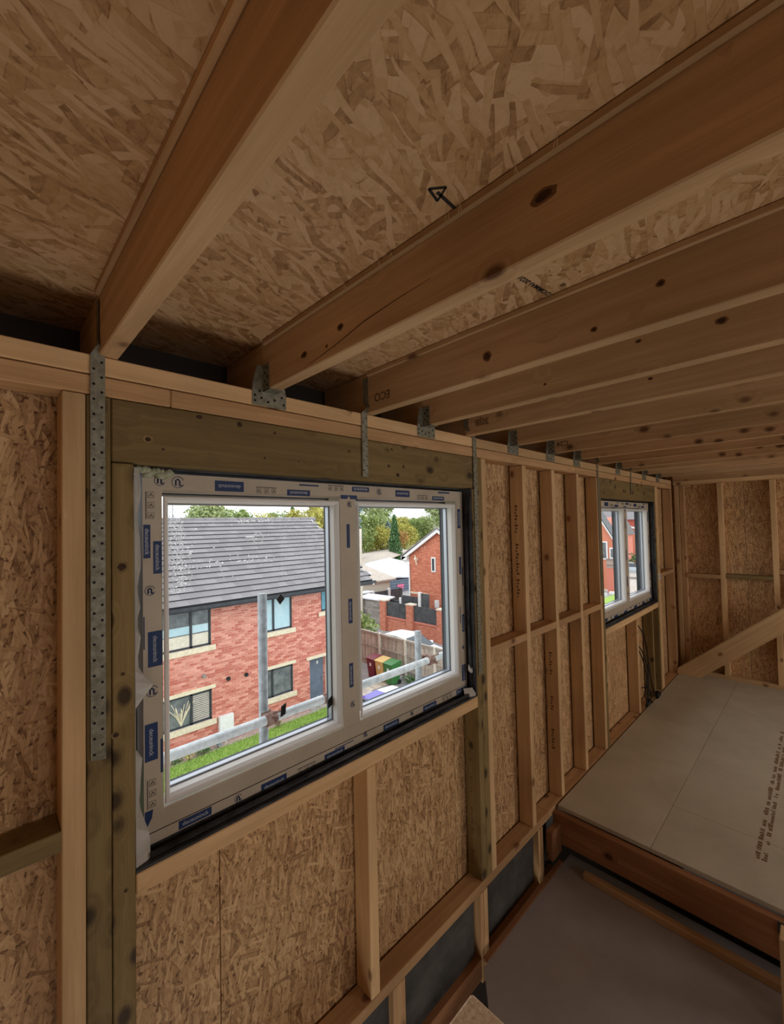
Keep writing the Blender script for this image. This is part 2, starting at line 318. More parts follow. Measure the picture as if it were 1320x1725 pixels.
class MB:
    def __init__(s): s.v = []; s.f = []
    def box(s, x0, x1, y0, y1, z0, z1):
        b = len(s.v); s.v += [(x, y, z) for z in (z0, z1) for y in (y0, y1) for x in (x0, x1)]
        s.f += [tuple(b+i for i in q) for q in ((0, 2, 3, 1), (4, 5, 7, 6), (0, 1, 5, 4), (2, 6, 7, 3), (0, 4, 6, 2), (1, 3, 7, 5))]
    def obox(s, c, ux, uy, uz):
        c, ux, uy, uz = map(Vector, (c, ux, uy, uz)); b = len(s.v)
        s.v += [tuple(c + ux*i + uy*j + uz*k) for k in (-1, 1) for j in (-1, 1) for i in (-1, 1)]
        s.f += [tuple(b+i for i in q) for q in ((0, 2, 3, 1), (4, 5, 7, 6), (0, 1, 5, 4), (2, 6, 7, 3), (0, 4, 6, 2), (1, 3, 7, 5))]
    def tube(s, pts, r, n=10, caps=True):
        pts = [Vector(p) for p in pts]; b = len(s.v); prev = None
        for i, p in enumerate(pts):
            t = (pts[min(i+1, len(pts)-1)] - pts[max(i-1, 0)]).normalized()
            a = prev if prev is not None else (Vector((0, 0, 1)) if abs(t.z) < .9 else Vector((1, 0, 0)))
            a = (a - t*a.dot(t)).normalized(); prev = a; c = t.cross(a)
            rr = r[i] if isinstance(r, (list, tuple)) else r
            s.v += [tuple(p + a*math.cos(2*PI*k/n)*rr + c*math.sin(2*PI*k/n)*rr) for k in range(n)]
        for i in range(len(pts)-1):
            for k in range(n): s.f.append((b+i*n+k, b+i*n+(k+1) % n, b+(i+1)*n+(k+1) % n, b+(i+1)*n+k))
        if caps: s.f.append(tuple(b+k for k in range(n))[::-1]); s.f.append(tuple(b+(len(pts)-1)*n+k for k in range(n)))
    def prism(s, poly, axis, a0, a1):
        """poly in the two other axes (x,y / y,z / x,z)"""
        b = len(s.v); k = len(poly)
        for a in (a0, a1):
            for p, q in poly: s.v.append({'x': (a, p, q), 'y': (p, a, q), 'z': (p, q, a)}[axis])
        s.f += [tuple(b+i for i in range(k)), tuple(b+k+i for i in range(k))[::-1]]
        for i in range(k): j = (i+1) % k; s.f.append((b+i, b+k+i, b+k+j, b+j))
    def disc(s, c, r, nrm='y', n=8, t=.0008):
        x, y, z = c
        poly = [(math.cos(2*PI*i/n)*r, math.sin(2*PI*i/n)*r) for i in range(n)]
        if nrm == 'y': s.prism([(x+p, z+q) for p, q in poly], 'y', y-t, y)
        elif nrm == 'x': s.prism([(y+p, z+q) for p, q in poly], 'x', x-t, x)
        else: s.prism([(x+p, y+q) for p, q in poly], 'z', z-t, z)
    def build(s, name, m, parent=None, smooth=False, mw=None):
        o = meshobj(name, s.v, s.f, m, parent, mw, smooth)
        bm = bmesh.new(); bm.from_mesh(o.data); bmesh.ops.recalc_face_normals(bm, faces=bm.faces[:]); bm.to_mesh(o.data); bm.free()
        return o
TXT = {}
def text(name, s, size, mw, m, parent, ext=.0003, bold=False):
    key = (s, size)
    if key not in TXT:
        cu = bpy.data.curves.new('t', 'FONT'); cu.body = s; cu.size = size; cu.align_x = 'CENTER'; cu.align_y = 'CENTER'; cu.extrude = ext
        cu.resolution_u = 3; cu.offset = size*.015
        t = bpy.data.objects.new('t', cu); COL.objects.link(t); dg = bpy.context.evaluated_depsgraph_get(); dg.update()
        me = bpy.data.meshes.new_from_object(t.evaluated_get(dg)); bpy.data.objects.remove(t); bpy.data.curves.remove(cu); me.materials.clear(); TXT[key] = me
    me = TXT[key].copy()
    o = link(name, me, m); return place(o, parent, mw)
def face_y(x, y, z, roll=0):      # text facing -Y
    return Matrix.Translation((x, y, z)) @ Matrix.Rotation(PI/2, 4, 'X') @ Matrix.Rotation(roll, 4, 'Z')
def face_x(x, y, z, roll=0):      # text facing -X
    return Matrix.Translation((x, y, z)) @ Matrix.Rotation(-PI/2, 4, 'Z') @ Matrix.Rotation(PI/2, 4, 'X') @ Matrix.Rotation(roll, 4, 'Z')
def face_dn(x, y, z, roll=0):     # facing -Z
    return Matrix.Translation((x, y, z)) @ Matrix.Rotation(roll, 4, 'Z') @ Matrix.Rotation(PI, 4, 'X')

# ================================================================== ROOM SHELL
FZ = -1.855; PT = .453; RX = 6.1
wall = empty('wall_window_side', (0, 0, FZ), kind='structure')
# sheathing sheets behind the studs, holes left for the windows
OB = .10
def sheet(x0, x1, z0, z1): box('osb_panel', x0+.0015, x1-.0015, OB, OB+.012, z0, z1, 'osb', wall, .001)
W1 = (.298, 1.86); W2 = (3.70, 5.26); WB, WT = -.905, .18
for a, b in ((-1.3, -.64), (-.64, .298), (1.86, 2.98), (2.98, 3.70), (5.26, 6.2)): sheet(a, b, -1.9, PT)
for a, b in ((.298, .556), (.556, 1.78), (1.78, 1.86), (3.70, 4.18), (4.18, 5.26)): sheet(a, b, -1.9, WB-.02)
for a, b in (W1, W2): sheet(a, b, WT+.1, PT)
def stud(x0, x1, z0=FZ, z1=.348, m='pine_pale', nm='stud', d=.09): return box(nm, x0, x1, .0, d, z0, z1, m, wall, .0025)
stud(-1.25, -1.205); stud(-.80, -.755); stud(-.35, -.305)
stud(.142, .190)
for x0, x1, z1 in ((.192, .244, .348), (.246, .297, .178)):
    stud(x0, x1, FZ, z1, 'treated')['label'] = 'green-brown treated stud beside the window'
for x0, x1, z1 in ((1.862, 1.905, .178), (1.907, 1.950, .348)):
    stud(x0, x1, FZ, z1, 'treated')['label'] = 'green-brown treated stud beside the window'
for x in (1.953, 2.40, 2.802, 3.212): stud(x, x+.044)
stud(3.612, 3.655)
stud(3.657, 3.699, FZ, .348, 'treated')['label'] = 'green-brown treated stud beside the far window'
stud(5.262, 5.305, FZ, .178, 'treated')['label'] = 'green-brown treated stud beside the far window'
stud(5.307, 5.352); stud(5.354, 5.398); stud(5.97, 6.02, m='pine')
stud(1.098, 1.145, FZ, -.965, nm='short_stud'); stud(4.50, 4.545, FZ, -.965, nm='short_stud'); stud(5.02, 5.06, FZ, -.965, m='treated', nm='short_stud')
# dark king-stud side behind the right of each sill
for a, b in ((-1.205, -.80), (-.755, -.35), (-.305, .142)): box('noggin', a, b, .0, .09, -.764, -.716, 'treated', wall)
for a, b in ((1.997, 2.40), (2.444, 2.802), (2.846, 3.212), (3.256, 3.612)): box('noggin', a, b, .0, .09, -.728, -.684, 'pine' , wall)
box('noggin', 5.398, 5.97, 0, .09, -.655, -.61, 'pine', wall)
for a, b in ((-1.3, .39), (.391, 3.2), (3.201, 6.02)): box('top_plate', a, b, 0, .09, .35, .400, 'pine', wall, .003)
for a, b in ((-1.3, 1.9), (1.901, 4.4), (4.401, 6.02)): box('top_plate', a, b, -.001, .09, .403, PT, 'pine_pale', wall, .003)
for a, b in ((-1.3, 2.6), (2.601, 6.1)): box('sole_plate', a, b, 0, .09, FZ-.045, FZ+.0, 'pine', wall, .003)
for a, b, c, d in ((.245, 1.906, *W1), (3.657, 5.306, *W2)):
    l_ = box('lintel', a+.001, b-.001, .002, .09, .181, .348, 'treated', wall, .003); l_['label'] = 'green-brown treated timber over the window'
    box('window_sill_plate', c, d+.002, -.002, .09, -.963, -.907, 'pine_pale', wall, .003)
box('eaves_shade_board', -1.4, 6.4, .30, .32, PT-.12, .64, 'shadow', wall, .001); box('eaves_soffit', -1.4, 6.4, .113, .30, PT-.03, PT-.012, 'shadow', wall, .001)  # closing boards coloured dark to stand for the shaded eaves void
# cracks in the lower top plate beside the strap, nail
# loose membrane lining the reveals
for ox in (0, 3.4):
    lin = MB(); lin.box(W1[0]+ox, W1[1]+ox, .055, .20, WT-.006, WT); lin.box(W1[1]+ox-.006, W1[1]+ox, .004, .20, WB, WT); lin.box(W1[0]+ox, W1[0]+ox+.004, .03, .20, WB, WT)
    lin.box(W1[0]+ox, W1[1]+ox, .0, .20, WB-.0015, WB+.006); lin.box(W1[0]+ox, W1[1]+ox, .05, .20, WB, WB+.02)
    q = lin.build('black_membrane', 'dpc', wall); q['label'] = 'black damp-proof membrane lining the window reveal'
    mb = MB()
    mb.tube([(W1[1]+ox-.012, .03, WB+.03), (W1[1]+ox-.016, .034, -.4), (W1[1]+ox-.012, .03, .13)], .009, 8); mb.tube([(W1[0]+ox+.04, .022, WB+.012), (W1[1]+ox-.05, .022, WB+.012)], .009, 8)
    mb.build('rolled_membrane_edge', 'dpc', wall, smooth=True)
# hanging white membrane on the left reveal of the near window
def ribbon(name, pts, m, parent):
    v = []; f = []
    for (x0, y0, x1, y1, z) in pts: v += [(x0, y0, z), (x1, y1, z)]
    for i in range(len(pts)-1): f.append((2*i, 2*i+1, 2*i+3, 2*i+2))
    o = meshobj(name, v, f, m, parent); s = o.modifiers.new('t', 'SOLIDIFY'); s.thickness = .0012; return o
rb = []
for i in range(40):
    t = i/39; z = .172 - t*1.08; w = .019 + .004*math.sin(i*.9) - (.008 if 14 < i < 17 else 0) + (.022*(t-.85)/.15 if t > .85 else 0)
    if 21 <= i <= 23: w += .03*(1-abs(i-22)/1.5)
    if 24 <= i <= 28: w -= .012
    rb.append((.300, .012, .300+w, .046-.02*(t > .9) + .006*math.sin(i*1.7), z))
ribbon('white_membrane', rb, 'paper', wall)['label'] = 'torn white membrane strip hanging beside the window frame'
ribbon('white_membrane', [(1.835, .035, 1.852, .03, -.745), (1.825, .03, 1.85, .02, -.77), (1.835, .02, 1.848, .018, -.785)], 'paper', wall)
ribbon('white_membrane', [(1.80, .045, 1.842, .02, -.862), (1.79, .03, 1.852, .004, -.893), (1.80, .02, 1.84, .0, -.90)], 'paper', wall)
ribbon('white_membrane', [(5.30, .0, 5.32, -.012, -.60), (5.29, -.004, 5.34, -.016, -.66), (5.30, -.002, 5.33, -.008, -.675)], 'paper', wall)
fo = MB(); random.seed(3)
for i in range(26):
    x = .315 + random.random()*.09; z = .155 + random.random()*.018 - (x-.33)*.1; r = .006+random.random()*.006
    fo.tube([(x-r, .05, z), (x, .046, z+r*.3), (x+r, .05, z)], [r*.5, r, r*.5], 6)
fo.build('expanding_foam', 'foam', wall, smooth=True)
# printing on the studs
text('printed_stamp', 'C16', .032, face_x(1.8615, .055, -1.235, -PI/2), 'stamp', wall)
for z0, k in ((-1.34, 5), (-1.50, 8), (-1.72, 4)):
    mb = MB()
    for i in range(k): mb.box(1.8608, 1.8618, .050+.004*(i % 3), .062-.003*(i % 2), z0-i*.018-.011, z0-i*.018)
    mb.build('printed_stamp', 'stamp', wall)
for x, z0, k in ((2.3995, .10, 9), (2.3995, -.14, 10), (2.3995, -.36, 6), (2.8015, -.9, 8), (2.8015, -1.2, 5), (2.8015, -1.42, 7)):
    mb = MB()
    for i in range(k): mb.box(x-.0008, x, .040+.005*(i % 3), .060-.004*(i % 2), z0-i*.02-.012, z0-i*.02)
    mb.build('printed_stamp', 'stamp', wall)

# void below the sole plate: dark panels between pale uprights
for a, b in ((-1.3, -.2), (-.13, .55), (.62, 1.22), (1.28, 1.815), (1.905, 2.445), (2.53, 2.62)):
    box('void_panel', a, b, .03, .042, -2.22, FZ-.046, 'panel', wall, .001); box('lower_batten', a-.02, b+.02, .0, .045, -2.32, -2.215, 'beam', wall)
for x in (-.17, .585, 1.25): box('short_upright', x-.035, x+.035, .0, .05, -2.34, FZ-.046, 'pine', wall)
for x0, x1 in ((1.835, 1.862), (1.866, 1.90), (2.455, 2.48), (2.485, 2.515)): box('short_upright', x0, x1, -.002, .05, -2.34, FZ-.047, 'pine_pale' if x0 in (1.866, 2.455) else 'pine', wall)
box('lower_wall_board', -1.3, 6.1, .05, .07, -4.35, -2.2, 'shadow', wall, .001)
mb = MB(); random.seed(5)
for i in range(9):
    a = Vector((2.50+random.random()*.05, -.012, -2.13+random.random()*.05)); b_ = len(mb.v)
    mb.v += [tuple(a), tuple(a+Vector((.03, -.02*random.random(), .02))), tuple(a+Vector((.005, -.02, .04)))]; mb.f.append((b_, b_+1, b_+2))
mb.build('foil_scrap', 'foil', wall)

# end wall
ew = empty('wall_end', (RX, 0, FZ), kind='structure')
for a, b in ((0, -.66), (-.66, -1.88), (-1.88, -3.1), (-3.1, -5.0)): box('osb_panel', RX+.09, RX+.102, b+.0015, a-.0015+(.1 if a == 0 else 0), -1.9, .6, 'osb', ew, .001)
for y in (-.008, -.43, -.885, -1.34, -1.8, -2.25, -2.7, -3.15, -3.6, -4.05, -4.5): box('stud', RX, RX+.089, y-.047, y, FZ+.045, .392, 'pine_pale', ew, .0025)
box('stud', RX+.01, RX+.089, -.105, -.06, FZ+.045, .392, 'pine', ew)
for i, (a, b) in enumerate(((-.105, -.43), (-.477, -.885), (-.932, -1.34), (-1.387, -1.8), (-1.847, -2.25))):
    z = (-.668, -.655, -.58, -.66, -.6)[i]; box('noggin', RX, RX+.089, b, a, z-.045, z, 'treated' if i == 1 else 'pine', ew)
box('sole_plate', RX, RX+.089, -5, 0, FZ, FZ+.045, 'pine_pale', ew); box('top_plate', RX-.001, RX+.089, -5, 0, .395, .445, 'pine_pale', ew); box('top_plate', RX-.002, RX+.089, -5, 0, .448, .51, 'pine', ew)
# rear and left walls (outside the picture, they close the room)
rw = empty('wall_rear', (2.4, -5, FZ), kind='structure')
for a, b, c, d in ((-1.3, .1, -1.9, .6), (1.7, 3.5, -1.9, .6), (5.1, 6.2, -1.9, .6), (.1, 1.7, -1.9, -.98), (3.5, 5.1, -1.9, -.98), (.1, 1.7, .28, .6), (3.5, 5.1, .28, .6)):
    box('osb_panel', a, b, -5.012, -5, c, d, 'osb', rw, .001)
lw = empty('wall_left', (-1.3, -2.5, FZ), kind='structure')
box('osb_panel', -1.312, -1.3, -5, .1, -1.9, .6, 'osb', lw, .001)

# added unseen boxes around the frame, blocking light leaks at the gaps
sk = empty('wall_light_seal', (2.4, -2.5, 0), kind='structure')
box('light_seal_side', 6.21, 6.35, -5.2, .32, -4.4, .9, 'shadow', sk); box('light_seal_side', -1.45, -1.32, -5.2, .32, -4.4, .9, 'shadow', sk)
for a, b, c, d in ((-1.45, 6.35, -4.4, -1.92), (-1.45, .1, -1.92, .9), (1.7, 3.5, -1.92, .9), (5.1, 6.35, -1.92, .9)): box('light_seal_side', a, b, -5.2, -5.02, c, d, 'shadow', sk)
box('light_seal_top', -1.45, 6.4, -5.2, .36, .645, .72, 'shadow', sk)

# ceiling (roof deck)
ce = empty('ceiling', (2.4, -2.4, .62), kind='structure')
ys = [.30, -1.35, -3.2, -5.0]
xs = [-1.32, .245, .695, 1.91, 3.13, 4.35, 5.57, 6.2]
for i in range(len(xs)-1):
    for j in range(3): box('osb_panel', xs[i]+.001, xs[i+1]-.001, ys[j+1]+.001, ys[j]-.001, .62, .638, 'osb_roof', ce, .0008)
# marker arrow drawn on the deck
mb = MB()
def stroke(a, b, w=.0028, z=.6195):
    a = Vector((*a, z)); b = Vector((*b, z)); d = (b-a); nrm = Vector((-d.y, d.x, 0)).normalized()*w
    mb.obox((a+b)/2, d/2*1.03, nrm, (0, 0, .0004))
A_, B_, C_, D_ = (.593, -.809), (.613, -.833), (.627, -.801), (.670, -.812)
stroke(A_, B_); stroke(A_, C_); stroke(B_, C_, .002); stroke(((A_[0]+C_[0]+B_[0])/3, (A_[1]+C_[1]+B_[1])/3), D_, .0035)
mb.build('marker_arrow', 'black_print', ce)
text('printed_stamp', 'DOMMAI-2026', .022, face_dn(1.045, -.787, .6195, PI-.1), 'black_print', ce); text('printed_stamp', 'EI', .018, face_dn(1.095, -.84, .6195, PI-.1), 'black_print', ce)

# floor deck
fl = empty('floor', (4, -2.5, FZ), kind='structure')
def deck(a, b, c, d): box('chipboard_panel', a+.0012, b-.0012, c+.0012, d-.0012, FZ-.022, FZ+.003, 'chip', fl, .001)
deck(2.705, 4.37, -.545, -.012); deck(4.37, 6.10, -.545, -.012); deck(2.705, 3.2, -1.15, -.545); deck(3.2, 5.59, -1.15, -.545); deck(5.59, 6.1, -1.15, -.545)
for a, b in ((2.705, 5.1), (5.1, 6.1)): deck(a, b, -1.75, -1.15)
for a, b in ((-1.3, 1.1), (1.1, 3.5), (3.5, 6.1)):
    for c, d in ((-2.35, -1.75), (-2.95, -2.35), (-3.55, -2.95), (-4.15, -3.55), (-5, -4.15)): deck(a, b, c, d)
random.seed(11); mb = MB()
for row in range(2):
    x = 3.02
    while x < 4.9:
        w = .006+random.random()*.02
        if random.random() < .86: mb.box(x, x+w, -1.012+row*.03-.002, -1.012+row*.03+.010+random.random()*.012, FZ+.003, FZ+.0036)
        x += w+.006+(.05 if random.random() < .08 else 0)
mb.build('printed_text', 'stamp', fl)
mb = MB()
for a, b in (((5.35, -.56), (5.0, -1.0)), ((5.37, -.57), (5.2, -.8))):
    mb.tube([(a[0], a[1], FZ+.003), ((a[0]+b[0])/2+.02, (a[1]+b[1])/2, FZ+.003), (b[0], b[1], FZ+.003)], .0015, 4)
mb.build('pale_scratch', 'render', fl)

# lower ceiling board seen through the void
lb = empty('trim_1', (2.2, -.8, -2.17), kind='structure')
mb = MB(); mb.prism([(2.76, -.06), (1.77, -.058), (1.60, -.2), (1.15, -.62), (1.15, -1.9), (2.76, -1.9)], 'z', -2.185, -2.172); mb.build('plasterboard', 'plaster', lb)
box('edge_strip', 1.8, 2.66, -.058, -.03, -2.18, -2.165, 'beam', lb)
box('ground_floor_slab', -1.3, 6.1, -5, .05, -4.4, -4.3, 'shadow', lb, .001)

# ================================================================== JOISTS, HANGERS, STRAPS
JX = [.218, .677, 1.130, 1.480, 1.822, 2.273, 2.764, 3.203, 3.625, 4.112, 4.470, 4.90, 5.40]
JL = ['deep roof joist at far left, nearest the camera, rough pale underside', 'long roof joist with a crack and dark knots, second from the left',
      'pale roof joist stamped near the wall, third from the left', 'roof joist in a metal hanger right of the pale stamped joist, fourth from the left',
      'roof joist ending above the right jamb of the near window, fifth from the left', 'sixth roof joist from the left, in a hanger past the near window',
      'seventh roof joist from the left, over the bays of studs', 'eighth roof joist from the left, over the bays of studs',
      'ninth roof joist from the left, beside the strap at the far window', 'tenth roof joist from the left, over the far window',
      'eleventh roof joist from the left, with the short strap over the far window', 'twelfth roof joist from the left, last but one before the end wall', 'last roof joist before the end wall, thirteenth from the left']
joists = []
for i, x in enumerate(JX):
    j = box('roof_joist', x, x+.044, -4.98, .29, .4545, .619, 'joist', None, .003)
    tag(j, JL[i], 'joist', 'roof joists')
    joists.append(j)
def child(o, par):
    mw = pm(o); o.parent = par; o.matrix_basis = pm(par).inverted() @ mw
def keep(par, fn):
    o = fn; child(o, par); return o
for x, s, z in ((1.129, 'ECO', .507), (1.821, '30JB', .51), (2.763, 'C24', .51)):
    child(text('printed_stamp', s, .045, face_x(x, -.10, z, PI), 'stamp', None), joists[JX.index(x+.001) if x+.001 in JX else [round(q, 3) for q in JX].index(round(x+.001, 3))])
# battens of the deck seen along joist tops
for i in (0, 1, 2):
    x = JX[i]; b_ = box('top_batten', x-.012, x-.0005, -4.9, -.02, .602, .619, 'joist', None, .002); child(b_, joists[i])
# long drying crack on joist two
cr = MB(); cr.tube([(.6768, -.25, .462), (.6766, -.40, .480), (.6768, -.52, .502), (.6766, -.64, .512), (.6768, -.74, .516)], [.0004, .0010, .0012, .0008, .0003], 4)
child(cr.build('crack', 'hole'), joists[1])
sp = MB(); random.seed(9)
for y in (-.47, -.60, -.64, -.80, -.83, -.95, -1.02):
    for k in range(2):
        b_ = len(sp.v); dy = random.random()*.012; sp.v += [(.664, y+k*.006, .604), (.664, y+.002+k*.006, .604), (.650, y-dy, .616)]; sp.f.append((b_, b_+1, b_+2))
q_ = sp.build('splinters', 'pine_pale'); q_['kind'] = 'stuff'; child(q_, joists[1])

def knots(par, axis, plane, pts, ring='knot_ring'):
    for k, (a, z, r, asp) in enumerate(pts):
        for q, (mm, rr) in enumerate(((ring, r), ('knot', r*.62))):
            mb = MB(); t = .0004+.0003*q
            poly = [(a+math.cos(i*2*PI/12)*rr*asp*(1+.12*math.sin(i*2.3+k)), z+math.sin(i*2*PI/12)*rr*(1+.1*math.sin(i*1.7+k))) for i in range(12)]
            mb.prism(poly, axis, plane-t, plane+.0005); child(mb.build('knot', mm), par)
lint1 = [o for o in bpy.data.objects if o.name.startswith('lintel') and o.parent is wall][0]
knots(lint1, 'y', .002, [(.332, .25, .011, 1.1), (.37, .226, .006, 1), (.595, .331, .009, 1), (.719, .319, .010, .9), (.68, .231, .007, 1), (.81, .231, .006, 1), (1.04, .291, .008, 1), (1.256, .25, .009, 1.1), (1.276, .324, .010, .8), (1.347, .255, .010, .9), (1.31, .215, .008, 1.3), (.47, .335, .010, 1.6)], 'treated')
knots(joists[1], 'x', .677, [(-.426, .522, .010, 1.3), (-.252, .501, .010, 1.6), (-.364, .491, .005, 1), (-.988, .547, .013, 1.9)])
knots(joists[2], 'x', 1.130, [(-.581, .517, .017, .9), (-.901, .49, .007, 1.2), (-1.052, .546, .009, 1.1)])
knots(joists[3], 'x', 1.480, [(-1.117, .548, .011, 1.4), (-.909, .558, .006, 1.5), (-.60, .50, .005, 1.2)])
knots(joists[4], 'x', 1.822, [(-.529, .549, .006, 1.6), (-.854, .531, .006, 1.5)])
jk = [o for o in bpy.data.objects if o.name.startswith('stud') and o.parent is wall and o.get('label') and abs(pm(o).translation.x-.2715) < .01][0]
knots(jk, 'y', 0, [(.268, -.097, .016, 1.0), (.269, -.377, .006, 1), (.253, -.529, .010, 1.1), (.274, -.934, .007, 1)], 'treated')

HL = {1: 'galvanised joist hanger left of centre above the near window, largest', 3: 'galvanised joist hanger right of the middle strap, above the near window', 5: 'galvanised joist hanger just right of the tall strap past the near window',
      6: 'galvanised joist hanger over the first bays of studs, fourth from the left', 7: 'galvanised joist hanger left of the far window strap', 9: 'galvanised joist hanger above the far window', 11: 'small distant joist hanger right of the far window', 12: 'most distant joist hanger near the room corner'}
def hanger(i):
    cx = JX[i]+.022; t = tag(empty('joist_hanger', (cx, -.002, .40)), HL[i], 'joist hanger', 'metal joist hangers')
    mb = MB(); y0, y1 = -.0035, -.0015
    poly = [(cx-.062, .404), (cx+.062, .404), (cx+.062, .462), (cx+.046, .462), (cx+.025, .456), (cx-.025, .456), (cx-.026, .54), (cx-.046, .54), (cx-.060, .475)]
    mb.prism([(cx-.062, .404), (cx+.062, .404), (cx+.062, .453), (cx-.062, .453)], 'y', y0, y1)
    mb.prism([(cx-.062, .453), (cx-.0245, .453), (cx-.0245, .54), (cx-.044, .54), (cx-.060, .478)], 'y', y0, y1)
    mb.prism([(cx+.0245, .453), (cx+.062, .453), (cx+.058, .472), (cx+.0245, .54)], 'y', y0, y1)
    mb.build('face_plate', 'galv', t)
    mb = MB(); mb.box(cx-.0245, cx-.0225, -.045, -.0016, .452, .54); mb.box(cx+.0225, cx+.0245, -.045, -.0016, .452, .54); mb.box(cx-.0245, cx+.0245, -.05, -.0016, .452, .454)
    mb.build('saddle', 'galv', t)
    mb = MB()
    for dx, dz in ((-.053, .418), (-.053, .436), (-.03, .430), (-.006, .420), (.018, .430), (.045, .444), (.052, .420), (-.036, .452)): mb.disc((cx+dx, y0, dz), .0042)
    for dy, dz in ((-.034, .468), (-.020, .482), (-.034, .496), (-.020, .510), (-.034, .524)): mb.disc((cx-.0245, dy, dz), .004, 'x')
    mb.build('nail_holes', 'hole', t)['kind'] = 'stuff'
for i in HL: hanger(i)
SL = [(0, .199, .231, -.578, 'long galvanised strap on the studs left of the near window', 'perforated metal strap reaching far below the lintel'), (2, 1.103, 1.133, .195, 'short galvanised strap in the middle of the near window lintel', ''),
      (4, 1.873, 1.905, -.80, 'galvanised strap running down the right jamb of the near window', ''), (8, 3.622, 3.652, -.62, 'galvanised strap at the left jamb of the far window', ''), (10, 4.47, 4.50, .235, 'short thin strap in the middle of the far window lintel', '')]
for i, x0, x1, zb, lab, _ in SL:
    t = tag(empty('restraint_strap', ((x0+x1)/2, -.003, zb)), lab, 'metal strap', 'perforated restraint straps')
    mb = MB(); y1 = -.0035; y0 = -.0055
    mb.prism([(x0, zb+.006), (x1, zb), (x1, .452), (x0, .452)] if i == 0 else [(x0, zb), (x1, zb), (x1, .452), (x0, .452)], 'y', y0, y1)
    jx = JX[i]; yy = -.006
    # twists over the plate and runs up the side of the joist
    b_ = len(mb.v); pts = [((x0, y1, .452), (x1, y1, .452)), ((jx-.006, yy-.006, .475), (jx-.004, yy-.022, .475)), ((jx-.003, .012, .50), (jx-.003, -.018, .50)), ((jx-.003, .012, .60), (jx-.003, -.018, .60))]
    for p, q in pts: mb.v += [p, q]
    for k in range(3): mb.f.append((b_+2*k, b_+2*k+1, b_+2*k+3, b_+2*k+2))
    mb.build('strap_band', 'galv', t)
    mb = MB(); z = .435; k = 0; cx = (x0+x1)/2
    while z > zb+.01:
        mb.disc((cx+(.0085 if k % 2 == 0 else -.0085), y0, z), .0034 if i == 0 else .0028); z -= .0195; k += 1
    mb.build('nail_holes', 'hole', t)['kind'] = 'stuff'

# floor beam at the edge of the void
bm_ = box('floor_beam', 2.655, 2.70, -1.13, .0, -2.06, FZ-.023, 'beam', None, .003); tag(bm_, 'red-brown floor beam carrying the edge of the chipboard floor', 'beam')
b2 = box('rough_batten', 2.61, 2.65, -1.1, -.20, -2.171, -2.13, 'pine', None, .004); tag(b2, 'rough pale batten lying under the red-brown floor beam', 'batten')
b3 = box('short_trimmer', 2.53, 2.654, -.055, -.012, -2.1, -1.93, 'beam', None, .003); tag(b3, 'short dark trimmer block between wall and floor beam', 'timber block')
hg = tag(empty('beam_hanger', (2.65, -1.09, -2.0)), 'metal hanger wrapping the right end of the floor beam', 'joist hanger')
mb = MB(); mb.box(2.648, 2.654, -1.13, -1.075, -1.93, -1.876); mb.build('strap_band', 'panel', hg)
mb = MB(); mb.box(2.645, 2.654, -1.13, -1.085, -1.975, -1.932); mb.build('face_plate', 'galv', hg)
po = box('timber_post', 2.42, 2.515, -1.21, -1.098, -4.3, -1.785, 'pine_pale', None, .003); tag(po, 'pale upright post at the right edge in front of the floor beam', 'post')
fp = box('foreground_post', .345, .453, -1.085, -.962, FZ-2.44, -.60, 'sawn', None, .003); tag(fp, 'bright rough-sawn timber post top at the bottom edge', 'post')

# raking timber against the end wall
ang = math.atan(.866); L = 3.1; mb = MB()
hyp = lambda s: s
sx = empty('raking_timber', (5.98, -.02, FZ)); tag(sx, 'sloping timber rising from the floor corner across the end wall', 'timber')
# local frame: X up the slope, Y thickness, Z depth
R = Matrix(((0, 1, 0), (-math.cos(ang), 0, math.sin(ang)), (math.sin(ang), 0, math.cos(ang)))).to_4x4()
R = Matrix.Translation((5.95, 0.0, -1.797)) @ R
dz = .205; v = []
def loc(y, z): # world (y,z) -> local x,z
    dy, dz_ = y, z+1.797; return (-dy*math.cos(ang)+dz_*math.sin(ang), dy*math.sin(ang)+dz_*math.cos(ang))
poly = [loc(-.003, -1.80), loc(-.003, FZ+.004), loc(-.225, FZ+.004), loc(-1.95, FZ+.004+1.725*.866), loc(-2.15, -1.797+2.15*.866)]
mb = MB(); mb.prism(poly, 'y', 0, .045); mb.build('raking_joist', 'pine_pale', sx, mw=R)
mb = MB(); mb.prism([loc(-.003, -1.797), loc(-.003, -1.79), loc(-2.15, -1.79+2.15*.866), loc(-2.15, -1.797+2.15*.866)], 'y', -.004, .095); mb.build('capping_strip', 'pine_pale', sx, mw=R)

